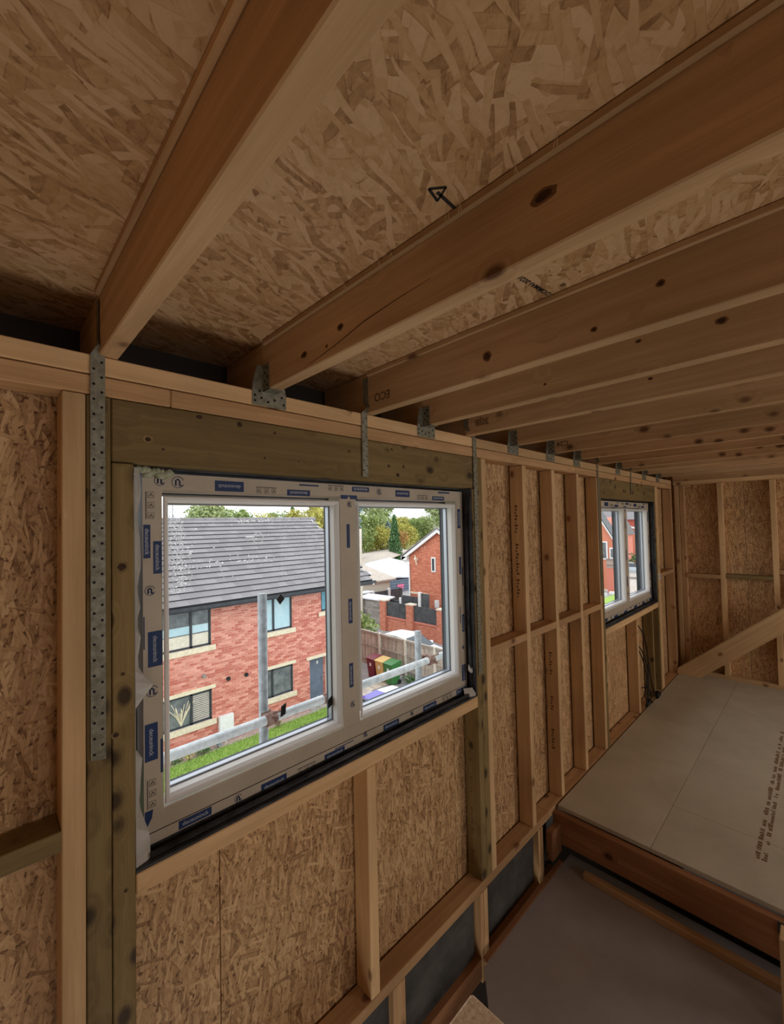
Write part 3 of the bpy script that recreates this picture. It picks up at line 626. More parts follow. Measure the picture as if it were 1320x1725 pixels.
# cables
ct = tag(empty('cable_bundle', (4.8, -.02, FZ)), 'black electric cables hanging in the bay below the far window', 'cable', 'loose cables')
for pts in ([(4.64, .03, -1.046), (4.80, .02, -1.2), (4.86, .01, -1.43), (4.80, .0, -1.65), (4.74, -.012, -1.80)], [(4.62, .03, -1.24), (4.76, .02, -1.36), (4.84, .01, -1.55), (4.76, .0, -1.68), (4.86, -.012, -1.76), (4.78, -.012, -1.84)],
            [(4.62, .03, -1.28), (4.72, .02, -1.40), (4.80, .01, -1.60), (4.68, .0, -1.72), (4.72, -.01, -1.84)], [(4.66, .02, -1.66), (4.78, .0, -1.70), (4.70, -.01, -1.78), (4.66, -.012, -1.84)], [(4.92, .04, -1.3), (4.93, .02, -1.55), (4.95, .01, -1.7), (4.98, -.02, -1.84)]):
    P = [Vector(p) for p in pts]; sm = []
    for i in range(len(P)-1):
        p0, p1, p2, p3 = P[max(i-1, 0)], P[i], P[i+1], P[min(i+2, len(P)-1)]
        for k in range(5):
            t = k/5; sm.append(.5*((2*p1)+(p2-p0)*t+(2*p0-5*p1+4*p2-p3)*t*t+(3*p1-p0-3*p2+p3)*t**3))
    sm.append(P[-1]); mb = MB(); mb.tube(sm, .0055, 6); mb.build('cable', 'cable', ct, smooth=True)
mb = MB(); mb.tube([(4.66, -.012, -1.83), (4.74, -.02, -1.80), (4.82, -.02, -1.835)], [.01, .022, .012], 8); mb.build('cable_end', 'cable', ct, smooth=True)
mb = MB(); mb.tube([(4.96, -.03, -1.84), (5.0, -.03, -1.80), (5.04, -.02, -1.83)], [.01, .03, .01], 8)
mb.build('cable_end', 'cable', ct, smooth=True)

# ================================================================== WINDOWS
def ring(mb, x0, x1, z0, z1, prof):
    """sweep a profile of (inset, y) round a rectangle, mitred corners"""
    b = len(mb.v); k = len(prof)
    for s, y in prof: mb.v += [(x0+s, y, z0+s), (x1-s, y, z0+s), (x1-s, y, z1-s), (x0+s, y, z1-s)]
    for i in range(k-1):
        for c in range(4): d = (c+1) % 4; mb.f.append((b+4*i+c, b+4*i+d, b+4*i+4+d, b+4*i+4+c))
def window(idx, ox):
    w = empty('window_%d' % idx, (1.09+ox, .06, -.9), kind='structure')
    X0, X1, Z0, Z1 = .330+ox, 1.846+ox, -.853, .164; yf = .055
    cx0, cx1 = 1.030+ox, 1.112+ox
    panes = ((.383+ox, cx0-.004), (cx1+.004, 1.782+ox)); pz0, pz1 = -.790, .098
    mb = MB(); mb.v = []
    # outer frame: four mitred members + mullion
    ring(mb, X0, X1, Z0, Z1, [(0, .13), (0, yf), (.046, yf), (.052, yf+.004), (.052, .13)])
    mb.box(cx0, cx1, yf, .13, Z0+.05, Z1-.05)
    mb.build('frame', 'film', w)
    mb = MB(); ring(mb, X0-.002, X1+.002, Z0-.05, Z1+.002, [(0, .165), (0, .131), (.058, .131), (.062, .165)]); mb.box(cx0+.008, cx1-.008, .131, .165, Z0, Z1)
    mb.build('outer_casing', 'anthracite', w)
    mb = MB(); mb.box(X0, X1, yf+.0, .13, -.903, -.855); mb.build('frame_extension', 'film', w)
    mb = MB(); mb.box(X0, X1, yf-.0004, yf+.002, -.8555, -.8535); mb.build('joint_line', 'hole', w)
    for (a, b) in panes:
        mb = MB(); ring(mb, a, b, pz0, pz1, [(0, yf-.0005), (.004, yf-.004), (.012, yf-.001), (.018, yf+.012), (.020, .098)])
        o = mb.build('glazing_bead', 'upvc', w)
        mb = MB(); ring(mb, a+.0195, b-.0195, pz0+.0195, pz1-.0195, [(0, .094), (.003, .094), (.003, .1)]); mb.build('gasket', 'grey_seal', w)
        mb = MB(); ring(mb, a+.0215, b-.0215, pz0+.0215, pz1-.0215, [(0, .1005), (0.0015, .1175)]); mb.build('glass_spacer', 'spacer', w)
        mb = MB(); ring(mb, a+.0205, b-.0205, pz0+.0205, pz1-.0205, [(0, .118), (.003, .128), (.001, .131)]); mb.build('outer_gasket', 'grey_seal', w)
        mb = MB(); mb.v += [(a+.018, .1, pz0+.018), (b-.018, .1, pz0+.018), (b-.018, .1, pz1-.018), (a+.018, .1, pz1-.018)]; mb.f.append((0, 1, 2, 3))
        mb.build('glass_pane', 'glass', w)
    # printed protective film: blue blocks with lettering, strips, small black symbols
    Y = yf-.0006
    def blk(x0, x1, z0, z1, s=None, roll=0, y=Y, k=.0225):
        mb = MB(); mb.box(x0+ox, x1+ox, y, yf, z0, z1); o = mb.build('film_print', 'blue_print', w)
        if s: child(text('lettering', s, k, face_y((x0+x1)/2+ox, y-.0002, (z0+z1)/2, roll), 'white_print', None, .0001), o)
    B = 'deceuninck' if idx == 1 else None
    q = -PI/2
    for x0, x1, z0, z1, t_ in ((.332, .350, -.082, .014, 1), (.357, .379, -.128, -.034, 1), (.342, .379, -.392, -.292, 1), (.333, .366, -.654, -.55, 1), (.373, .379, -.697, -.602, 0), (.331, .334, -.339, -.247, 0)): blk(x0, x1, z0, z1, B if t_ else None, q, k=.0165)
    for x0, x1, z0, z1, t_ in ((.535, .631, .118, .152, 1), (.794, .903-.012, .112, .134, 1), (.845, .930, .150, .156, 0), (1.094, 1.187, .138, .158, 1), (1.345, 1.438, .124, .154, 1), (1.601, 1.693, .114, .134, 1), (1.647, 1.738, .150, .158, 0)): blk(x0, x1, z0, z1, B if t_ else None, PI, k=.0165)
    for x0, x1, z0, z1, t_ in ((.420, .515, -.882, -.858, 1), (.679, .775, -.895, -.866, 1), (.936, 1.032, -.893, -.868, 1), (1.241, 1.335, -.886, -.862, 1), (1.497, 1.593, -.889, -.862, 1), (1.754, 1.838, -.884, -.860, 1), (.37, .48, -.902, -.898, 0), (.984, 1.078, -.866, -.863, 0), (1.16, 1.25, -.898, -.894, 0)): blk(x0, x1, z0, z1, B if t_ else None, 0, k=.0165)
    for x0, x1, z0, z1, t_ in ((1.801, 1.825, -.030, .072, 1), (1.806, 1.822, -.272, -.18, 0), (1.829, 1.836, -.335, -.235, 0), (1.802, 1.808, -.526, -.44, 0), (1.818, 1.839, -.575, -.485, 1), (1.806, 1.836, -.828, -.745, 1)): blk(x0, x1, z0, z1, B if t_ else None, PI/2, k=.0165)
    for x0, x1, z0, z1, t_ in ((1.062, 1.078, -.092, .004, 0), (1.064, 1.084, -.397, -.298, 1), (1.062, 1.082, -.652, -.556, 1)): blk(x0, x1, z0, z1, B if t_ else None, q, k=.0165)
    mb = MB(); mb.prism([(1.035+ox, .106), (1.068+ox, .106), (1.076+ox, .122), (1.084+ox, .106), (1.120+ox, .106), (1.120+ox, .122), (1.035+ox, .122)], 'y', Y, yf); mb.build('film_print', 'blue_print', w)
    mb = MB(); mb.prism([(.332+ox, -.843), (.350+ox, -.812), (.353+ox, -.790), (.332+ox, -.79)], 'y', Y, yf); mb.build('film_print', 'blue_print', w)
    # stylised round emblems and recycling icons
    def emblem(x, z, r=.017):
        mb = MB(); pts = [(x+ox+math.cos(a)*r, Y, z+math.sin(a)*r) for a in [i*2*PI/18+.4 for i in range(17)]]; mb.tube(pts, .0008, 4)
        mb.tube([(x+ox-r*.35, Y, z-r*.6), (x+ox-r*.35, Y, z+r*.3), (x+ox, Y, z+r*.55), (x+ox+r*.3, Y, z+r*.2), (x+ox+r*.3, Y, z-r*.6), (x+ox+r*.75, Y, z-r*.6)], .0022, 4)
        mb.build('film_symbol', 'blue_print', w)
    def icons(x, z, vert=False):
        mb = MB()
        for i in range(3):
            dx, dz = (0, -.03*i) if vert else (.028*i, 0)
            ring_ = [(x+ox+dx+p, Y, z+dz+r_) for p, r_ in ((-.008, -.008), (.008, -.008), (.008, .008), (-.008, .008), (-.008, -.008))]
            mb.tube(ring_, .0006, 4); mb.tube([(x+ox+dx-.004, Y, z+dz-.004), (x+ox+dx, Y, z+dz+.004), (x+ox+dx+.004, Y, z+dz-.004)], .0012, 4)
        if vert: mb.box(x+ox-.014, x+ox-.012, Y, yf, z-.07, z+.01)
        else: mb.box(x+ox-.01, x+ox+.066, Y, yf, z+.011, z+.013)
        mb.build('film_symbol', 'black_print', w)
    emblem(.425, .140); emblem(.375, .142, .014); emblem(.348, -.175, .013); emblem(.352, -.46, .015); emblem(.60, -.873, .012); emblem(1.245, .142, .014); emblem(1.14, -.862, .011); emblem(1.42, -.868, .010); emblem(1.822, -.655, .010); emblem(1.078, .085, .012); emblem(1.076, -.72, .012)
    icons(.352, .10, True); icons(.352, -.715, True); icons(.685, .125); icons(.985, .146); icons(.83, -.885); icons(1.65, -.872); icons(1.50, .123)
    if idx == 1:
        # marks on the glass: dried smears, pencil ring, black stickers
        random.seed(21); mb = MB(); yg = .0985
        def fleck(x, z, s):
            b_ = len(mb.v); a = random.random()*6.3
            for k in range(3): aa = a+k*2.1+random.random()*.6; mb.v.append((x+math.cos(aa)*s*(1 if k else 1.8), yg, z+math.sin(aa)*s))
            mb.f.append((b_, b_+1, b_+2))
        for _ in range(360):
            t = random.random(); x = .425+random.gauss(0, .018)+.035*t*random.random(); z = .06-.26*t
            fleck(max(.405, x), z, .0010+random.random()*.0022)
        for _ in range(120): fleck(.41+random.random()**1.6*.58, .07-random.random()**1.2*.26, .0008+random.random()*.0020)
        for _ in range(50): x = .405+random.random()*.36; fleck(x, -.122-(x-.4)*-.03+random.gauss(0, .006), .001+random.random()*.003)
        for _ in range(60): fleck(.62+random.random()*.14, .028-random.random()*.010, .0015+random.random()*.002)
        for _ in range(50): fleck(1.15+random.random()*.6, .07-random.random()*.2, .001+random.random()*.002)
        mb.tube([(.702+math.cos(a)*.019, yg, -.038+math.sin(a)*.019) for a in [i*2*PI/20 for i in range(21)]], .0012, 4)
        mb.box(.655, .688, yg-.0005, yg, -.035, -.030); mb.tube([(.632, yg, .012), (.642, yg, .036), (.650, yg, .010)], .0014, 4)
        mb.build('dried_smears', 'smear', w)['kind'] = 'stuff'
        mb = MB(); mb.prism([(.768, -.262), (.784, -.245), (.800, -.264), (.782, -.283)], 'y', .094, .0985); mb.build('black_sticker', 'cable', w)
        mb = MB(); mb.prism([(.782, -.650), (.800, -.642), (.797, -.680), (.778, -.686)], 'y', .094, .0985); mb.build('black_sticker', 'cable', w)
        mb = MB(); mb.prism([(.984, -.690), (1.008, -.674), (1.008, -.708), (.986, -.722)], 'y', .094, .0985); mb.build('black_sticker', 'cable', w)
    return w
window(1, 0); window(2, 3.395)

# ================================================================== OUTSIDE
GZ = -7.3
gr = box('ground', -60, 160, .4, 170, GZ-.3, GZ-.02, 'field', None, .01); gr['kind'] = 'structure'
yd = box('yard', -6, 46, 4, 60, GZ-.019, GZ-.004, 'tarmac', None, .002); yd['kind'] = 'structure'
rd = box('road', 46, 90, 6, 60, GZ-.019, GZ+.0, 'concrete', None, .002); rd['kind'] = 'structure'
ow = empty('wall_outer', (0, .2, -3), kind='structure')
for a, b in ((-3, .298), (1.86, 3.70), (5.26, 7)): box('cladding', a, b, .113, .20, GZ, PT-.032, 'render', ow)
for a, b in ((.298, 1.86), (3.70, 5.26)): box('cladding', a, b, .113, .20, GZ, -.912, 'render', ow); box('cladding', a, b, .113, .20, .185, PT-.032, 'render', ow)

# scaffold
def pole(name, pts, lab, r=.0242, m='tube'):
    t = tag(empty(name, pts[0]), lab, 'scaffold tube', 'scaffold tubes outside the near window'); mb = MB(); mb.tube(pts, r, 16); mb.build('tube', m, t, smooth=True); return t
p1 = pole('scaffold_tube', [(1.085, .85, GZ), (1.098, .85, -.362)], 'upright scaffold tube crossing the left pane of the near window')
p2 = pole('scaffold_tube', [(2.33, .85, GZ), (2.335, .85, -.80)], 'short upright scaffold tube in the right pane of the near window')
p3 = pole('scaffold_tube', [(-.9, .79, -1.02), (2.9, .79, -1.012), (6, .79, -1.005)], 'horizontal scaffold tube crossing both panes of the near window', m='tube_skylit')
p4 = pole('scaffold_tube', [(3.75, .85, GZ), (3.76, .85, .9)], 'upright scaffold tube outside the left part of the far window')
def coupler(x, lab):
    t = tag(empty('scaffold_coupler', (x, .82, -1.02)), lab, 'coupler', 'scaffold couplers')
    mb = MB(); mb.tube([(x-.03, .79, -1.017), (x+.03, .79, -1.017)], .033, 12); mb.build('clamp', 'rust', t, smooth=True)
    mb = MB(); mb.tube([(x, .85, -1.06), (x, .85, -.99)], .032, 12); mb.build('clamp', 'rust', t, smooth=True)
    mb = MB(); mb.tube([(x+.02, .74, -1.03), (x+.02, .80, -1.03)], [.012, .007], 6); mb.build('bolt', 'rust', t)
    mb = MB(); mb.tube([(x-.01, .75, -.975), (x+.05, .75, -.975)], .007, 6); mb.build('bolt', 'rust', t)
coupler(1.105, 'rusty coupler where the scaffold tubes cross in the left pane'); coupler(2.40, 'rusty coupler where the scaffold tubes cross in the right pane')
sl = tag(empty('tube_sleeve', (1.48, .79, -1.015)), 'rusty joint sleeve on the horizontal scaffold tube beside the mullion', 'sleeve'); mb = MB(); mb.tube([(1.44, .79, -1.015), (1.53, .79, -1.015)], .028, 12); mb.build('sleeve_body', 'rust', sl, smooth=True)

# ---------------- house opposite
def copyto(src, parent, loc_, name=None):
    o = src.copy(); COL.objects.link(o); o.parent = parent; o.location = loc_; return o
hs = tag(empty('brick_house', (6, 12.7, GZ)), 'two-storey red brick house with grey tiled roof opposite the near window', 'house', 'brick buildings')
FY = 12.7
HX0, HX1 = -1.5, 11.55
opens = [(2.9, 5.36, -3.76, -2.46), (7.22, 8.33, -3.76, -2.46), (9.63, 10.62, -3.38, -2.43), (2.9, 5.37, -6.13, -5.17), (7.22, 8.34, -6.10, -5.10), (9.06, 10.30, GZ, -5.14)]
bk = MB()
# mortar backing wall with openings as strips
cuts = sorted({GZ, -2.35} | {o[2] for o in opens} | {o[3] for o in opens})
for z0, z1 in zip(cuts[:-1], cuts[1:]):
    xx = HX0
    for o in sorted(o for o in opens if o[2] <= z0+.001 and o[3] >= z1-.001):
        bk.box(xx, o[0], FY+.012, FY+.25, z0, z1); xx = o[1]
    bk.box(xx, HX1-.012, FY+.012, FY+.25, z0, z1)
bk.prism([(FY+.25, GZ), (21.3, GZ), (21.3, -2.35), (17.0, .25), (FY+.25, -2.2)], 'x', HX1-.3, HX1-.012)
bk.box(9.06, 10.42, FY+.48, FY+.6, GZ, -5.1); bk.box(10.30, 10.42, FY+.02, FY+.5, GZ, -5.1)
bk.build('mortar_wall', 'mortar', hs)
br_me = boxmesh(.211, .02, .059, .003); br_me.materials.append(M['brick'])
def in_open(x0, x1, z0, z1):
    for o in opens:
        if x1 > o[0]-.03 and x0 < o[1]+.03 and z1 > o[2]-.02 and z0 < o[3]+.02: return True
    return False
bricks = []; part = []; nrow = int((-2.42-GZ)/.075)
for r in range(nrow):
    z = GZ+.0375+r*.075; x = HX0+(.1125 if r % 2 else 0)
    while x < HX1-.1:
        if not in_open(x-.1, x+.1, z-.02, z+.02): bricks.append((x, z))
        else:
            a, b = x-.1065, x+.1065
            for o in opens:
                if z+.02 > o[2]-.02 and z-.02 < o[3]+.02:
                    if a < o[0] < b: b = o[0]
                    elif a < o[1] < b: a = o[1]
                    elif a >= o[0] and b <= o[1]: a = b
            if b-a > .03: part.append((a, b, z))
        x += .225
vis = [b for b in bricks if b[0] > 4.15]; vis.sort(key=lambda b: (b[0]**2+14**2+b[1]**2))
src = bpy.data.objects.new('brick', br_me)
near = set(vis[:300])
for i, (x, z) in enumerate(vis[:300]):
    o = bpy.data.objects.new('brick', br_me); COL.objects.link(o); o.parent = hs; o.location = (x-6, FY+.006-12.7+random.uniform(-.002, .002), z-GZ)
rest = MB()
for (x, z) in bricks:
    if (x, z) in near: continue
    d = random.uniform(-.003, .002); rest.box(x-.1065, x+.1065, FY-.004+d, FY+.016, z-.0295, z+.0295)
for a, b, z in part:
    rest.box(a, b, FY-.004, FY+.016, z-.0295, z+.0295)
# cut bricks at jambs + recess returns + gable corner
for r in range(nrow):
    z = GZ+.0375+r*.075
    if z < -5.17:
        for k in range(2): rest.box(10.284, 10.304, FY+.02+k*.225, FY+.225+k*.225, z-.0295, z+.0295)
        for xx in (9.97, 10.17): rest.box(xx, xx+.12, FY+.465, FY+.485, z-.0295, z+.0295)
    for k in range(36):
        y = FY+.0+k*.225+(.11 if r % 2 else 0)
        if y < 21 : rest.box(HX1-.014, HX1+.004, y, y+.213, z-.0295, z+.0295)
rest.build('brickwork', 'brick', hs)['kind'] = 'stuff'
def hwin(x0, x1, z0, z1, mull, inm, sill=True, lint=True, lab=None):
    f = MB(); fr_ = .055
    for a, b in ((x0, x0+fr_), (x1-fr_, x1)) + tuple((m_-.035, m_+.035) for m_ in mull): f.box(a, b, FY+.03, FY+.10, z0, z1)
    f.box(x0, x1, FY+.03, FY+.10, z0, z0+fr_); f.box(x0, x1, FY+.03, FY+.10, z1-fr_, z1)
    w = f.build('house_window', 'anthracite', hs)
    xs_ = [x0]+list(mull)+[x1]
    for a, b in zip(xs_[:-1], xs_[1:]):
        m2 = MB(); m2.box(a+.03, b-.03, FY+.065, FY+.075, z0+.03, z1-.03); child(m2.build('pane', inm), w)
    bb = MB(); bb.box(x0-.0, x1+.0, FY+.11, FY+.2, z0, z1); child(bb.build('reveal_backing', 'anthracite'), w)
    if sill: mb = MB(); mb.box(x0-.13, x1+.13, FY-.05, FY+.03, z0-.17, z0-.005); mb.build('stone_sill', 'stone', hs)
    if lint: mb = MB(); mb.box(x0-.12, x1+.12, FY-.012, FY+.03, z1+.01, z1+.13); mb.build('stone_lintel', 'stone', hs)
    return w
w_a = hwin(2.9, 5.36, -3.76, -2.46, (3.85, 4.75), 'inside_grey', lint=False)
mb = MB(); mb.box(3.9, 5.29, FY+.058, FY+.066, -3.30, -3.06); mb.build('pale_blind', 'inside_blue', hs); mb = MB(); mb.box(3.9, 5.29, FY+.058, FY+.066, -3.7, -3.34); mb.build('pale_curtain', 'conc_post', hs)
hwin(7.22, 8.33, -3.76, -2.46, (7.59,), 'inside_blue', lint=False); hwin(9.63, 10.62, -3.38, -2.43, (10.12,), 'inside_teal', lint=False)
hwin(2.9, 5.37, -6.13, -5.17, (3.85, 4.75), 'inside_grey'); hwin(7.22, 8.34, -6.10, -5.10, (7.52,), 'inside_grey')
for k in range(14):
    z = -6.05+k*.058
    mb = MB(); mb.box(4.80, 5.30, FY+.056, FY+.064, z, z+.025); mb.build('blind_slat', 'slab' if k % 2 else 'mortar', hs)
pm_ = MB(); random.seed(4)
for k in range(26):
    a = random.uniform(-.9, .9); L_ = random.uniform(.3, .75); pm_.tube([(4.45, FY+.055, -6.08), (4.45+math.sin(a)*L_*.4, FY+.052, -6.08+L_*.6), (4.45+math.sin(a)*L_*.8, FY+.05, -6.08+L_*math.cos(a*.6)+.05)], [.006, .006, .012], 4)
pm_.build('dried_pampas', 'stone', hs)
mb = MB(); mb.box(8.93, 10.47, FY-.02, FY+.06, -5.14, -5.02); mb.build('stone_lintel', 'stone', hs)
dr = MB(); dr.box(9.02, 9.95, FY+.40, FY+.46, GZ, -5.14); d_ = dr.build('front_door', 'bluegrey', hs)
mb = MB(); mb.box(9.03, 9.24, FY+.36, FY+.40, GZ, -5.14); mb.build('door_side_frame', 'anthracite', hs)
for z in (-5.45, -6.85): mb = MB(); mb.prism([(9.62, z), (9.67, z+.09), (9.72, z), (9.67, z-.09)], 'y', FY+.39, FY+.40); child(mb.build('door_light', 'render'), d_)
mb = MB(); mb.tube([(9.86, FY+.38, -6.3), (9.86, FY+.37, -6.0)], .012, 6); mb.tube([(9.86, FY+.36, -6.12), (9.76, FY+.36, -6.12)], .012, 6); child(mb.build('door_handle', 'brass'), d_)
mb = MB(); mb.box(5.56, 6.02, FY-.14, FY, -6.76, -6.12); mb.build('meter_box', 'render', hs)
mb = MB(); mb.tube([(5.78, FY-.05, -7.0), (5.78, FY-.05, -6.76)], .025, 8); mb.build('meter_pipe', 'render', hs)
for x, z in ((5.12, -4.70), (5.90, -4.99), (6.52, -5.02)):
    mb = MB(); mb.tube([(x, FY-.06, z), (x, FY, z)], .065, 12); mb.build('vent_cap', 'rubber' if x > 5.5 else 'stonewall', hs)
# roof: slopes, gutter, tiles
ey, ez, ry, rz_ = 12.28, -2.38, 17.0, .33
mb = MB(); mb.prism([(ey+.1, ez-.06), (ry, rz_-.1), (21.7, ez-.06), (21.6, ez-.14), (ry, rz_-.25), (ey+.1, ez-.14)], 'x', HX0-.3, 12.0); mb.build('roof_deck', 'anthracite', hs)
sl_ = Vector((0, ry-ey, rz_-ez)); SL_ = sl_.length; sd = sl_.normalized(); nn = Vector((0, -sd.z, sd.y))
ncs = 17; gz = SL_/ncs; tw = .335; tm = bpy.data.meshes.new('tile'); tb = MB(); tb.v = []
rot = Matrix((Vector((1, 0, 0)), sd, nn)).transposed().to_4x4() @ Matrix.Rotation(math.radians(-6.2), 4, 'X')
tme = boxmesh(tw-.002, gz+.06, .07, 0); tme.materials.append(M['tile']); tme.materials.append(M['tile_edge_shade'])
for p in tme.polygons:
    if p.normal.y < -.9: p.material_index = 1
tiles = []
for r in range(ncs):
    k = 0; x = HX0-.3+tw/2 - (tw/2 if r % 2 else 0)
    while x < 12.05-.1:
        p = Vector((x, ey, ez)) + sd*(gz*(r+.5)) + nn*.03; tiles.append((x, p)); x += tw
visT = sorted([t for t in tiles if t[0] > 3.6], key=lambda t: t[1].y+t[0]*.6)
keepT = visT[:300]; ids = {id(t) for t in keepT}
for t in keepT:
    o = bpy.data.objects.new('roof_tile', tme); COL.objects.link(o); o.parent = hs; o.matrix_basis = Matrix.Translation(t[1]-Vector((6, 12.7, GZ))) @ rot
rest = MB()
ax, ay, az = rot.col[0].xyz, rot.col[1].xyz, rot.col[2].xyz
for t in tiles:
    if id(t) in ids: continue
    rest.obox(t[1], ax*(tw/2-.001), ay*(gz/2+.03), az*.035)
q_ = rest.build('roof_tiling', 'tile', hs); q_['kind'] = 'stuff'; q_.data.materials.append(M['tile_edge_shade'])
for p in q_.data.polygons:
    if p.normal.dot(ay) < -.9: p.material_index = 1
for i in range(30):
    x = HX0+i*.46
    if x < 12: mb = MB(); mb.tube([(x, ry, rz_+.01), (x+.45, ry, rz_+.01)], .11, 8); mb.build('ridge_tile', 'tile', hs, smooth=True)
mb = MB(); mb.prism([(ey-.02, ez-.08), (ry, rz_+.04), (21.75, ez-.08), (21.75, ez-.2), (ry, rz_-.14), (ey-.02, ez-.2)], 'x', 12.0, 12.06); mb.build('verge_board', 'render', hs)
mb = MB(); mb.box(HX0-.3, 12.1, ey-.12, ey+.02, ez-.10, ez+.0); mb.build('gutter', 'anthracite', hs)
mb = MB(); mb.box(HX0-.3, 12.0, ey, FY+.2, ez-.16, ez-.10); mb.build('soffit', 'anthracite', hs)
ac = MB(); ac.tube([(5.5, 16.9, .3), (5.5, 16.9, 1.0)], .02, 6); ac.build('aerial_mast', 'tube', hs)

# lawn, beds, path
lawn = box('lawn', -3, 9.9, 9.6, 12.38, GZ-.004, GZ+.28, 'grass', None, .005); lawn['kind'] = 'structure'
random.seed(31); gb = MB()
for i in range(24000):
    x = random.uniform(-2.5, 9.9); y = random.uniform(10.9, 12.4); h = random.uniform(.04, .11); a = random.random()*6.28; b_ = len(gb.v)
    gb.v += [(x-.011*math.cos(a), y-.011*math.sin(a), GZ+.27), (x+.011*math.cos(a), y+.011*math.sin(a), GZ+.27), (x+random.uniform(-.05, .05), y+random.uniform(-.05, .05), GZ+.28+h)]; gb.f.append((b_, b_+1, b_+2))
tag(meshobj('lawn_grass', gb.v, gb.f, 'grass'), 'short green grass strip below the brick house', 'grass', kind='stuff')
bed = box('soil_bed', -1.5, 9.0, 12.385, 12.69, GZ-.003, GZ+.30, 'soil', None, .01); bed['kind'] = 'structure'
pth = empty('path', (10, 12, GZ), kind='structure')
for i in range(5):
    for j in range(4): box('paving_slab', 9.05+i*.62, 9.05+i*.62+.6, 11.2+j*.62+(1.16 if i == 0 else 0), 11.2+j*.62+.6+(1.16 if i == 0 else 0), GZ-.003, GZ+.12, 'concrete', pth, .008) if not (i == 0 and j > 1) else None
for i in range(4): box('paving_slab', 12.2+.5*i, 12.66+.5*i, 10.9, 11.5, GZ-.003, GZ+.02, 'slab', pth, .008); box('paving_slab', 11.6+.5*i, 12.06+.5*i, 12.9, 13.4, GZ-.003, GZ+.02, 'slab', pth, .008)

def leaves(mb, c, rad, n, s, shell=.55):
    for _ in range(n):
        while True:
            d = Vector((random.uniform(-1, 1), random.uniform(-1, 1), random.uniform(-1, 1)))
            if .05 < d.length < 1: break
        d = d.normalized()*(shell+(1-shell)*random.random()); p = Vector(c)+Vector((d.x*rad[0], d.y*rad[1], d.z*rad[2]))
        a = Vector((random.gauss(0, 1), random.gauss(0, 1), random.gauss(0, 1))).normalized(); b = a.cross(Vector((random.gauss(0, 1), random.gauss(0, 1), random.gauss(0, 1)))).normalized(); s_ = s*random.uniform(.6, 1.4)
        k = len(mb.v); mb.v += [tuple(p-a*s_), tuple(p+b*s_*.6), tuple(p+a*s_), tuple(p-b*s_*.6)]; mb.f.append((k, k+1, k+2, k+3))
def shrub(name, c, rad, n, s, m, lab, grp):
    t = tag(empty(name, (c[0], c[1], GZ)), lab, 'shrub', grp); mb = MB(); leaves(mb, c, rad, n, s, .3); f = mb.build('foliage', m, t)
    mb = MB(); mb.tube([(c[0], c[1], GZ), (c[0], c[1], c[2])], .015, 5); mb.build('stem', 'trunk', t)
shrub('flowering_shrub', (4.55, 12.38, GZ+0.50), (.18, .12, .16), 160, .03, 'leaf_yellow', 'small yellow-green shrub at the foot of the brick house', 'small shrubs by the brick wall')
shrub('low_shrub', (5.0, 12.42, GZ+0.42), (.28, .12, .12), 180, .03, 'leaf_dark', 'low dark shrub right of the yellow shrub by the brick wall', 'small shrubs by the brick wall')
shrub('low_shrub', (5.45, 12.45, GZ+0.46), (.16, .1, .15), 100, .03, 'leaf_blue', 'grey-green shrub below the meter box', 'small shrubs by the brick wall')
shrub('low_shrub', (4.2, 12.45, GZ+0.38), (.22, .12, .1), 120, .03, 'leaf_dark', 'low dark shrub at the left edge of the left pane', 'small shrubs by the brick wall')
shrub('low_shrub', (7.5, 12.3, GZ+0.40), (.14, .1, .12), 90, .03, 'leaf_green', 'small green plant by the wall behind the scaffold tube', 'small shrubs by the brick wall')
shrub('leafy_bush', (16.2, 18.6, GZ+1.0), (1.6, 1.2, 1.0), 900, .12, 'leaf_green', 'green bush between garage and wooden fence', 'bushes behind the fence')
shrub('leafy_bush', (14.9, 17.2, GZ+1.3), (.5, .6, .9), 380, .10, 'leaf_green', 'narrow green bush beside the brick house corner', 'bushes behind the fence')
shrub('low_shrub', (14.0, 12.1, GZ+.22), (.25, .5, .22), 260, .05, 'leaf_dark', 'low green shrub growing at the foot of the fence by the bins', 'bushes by the bins')

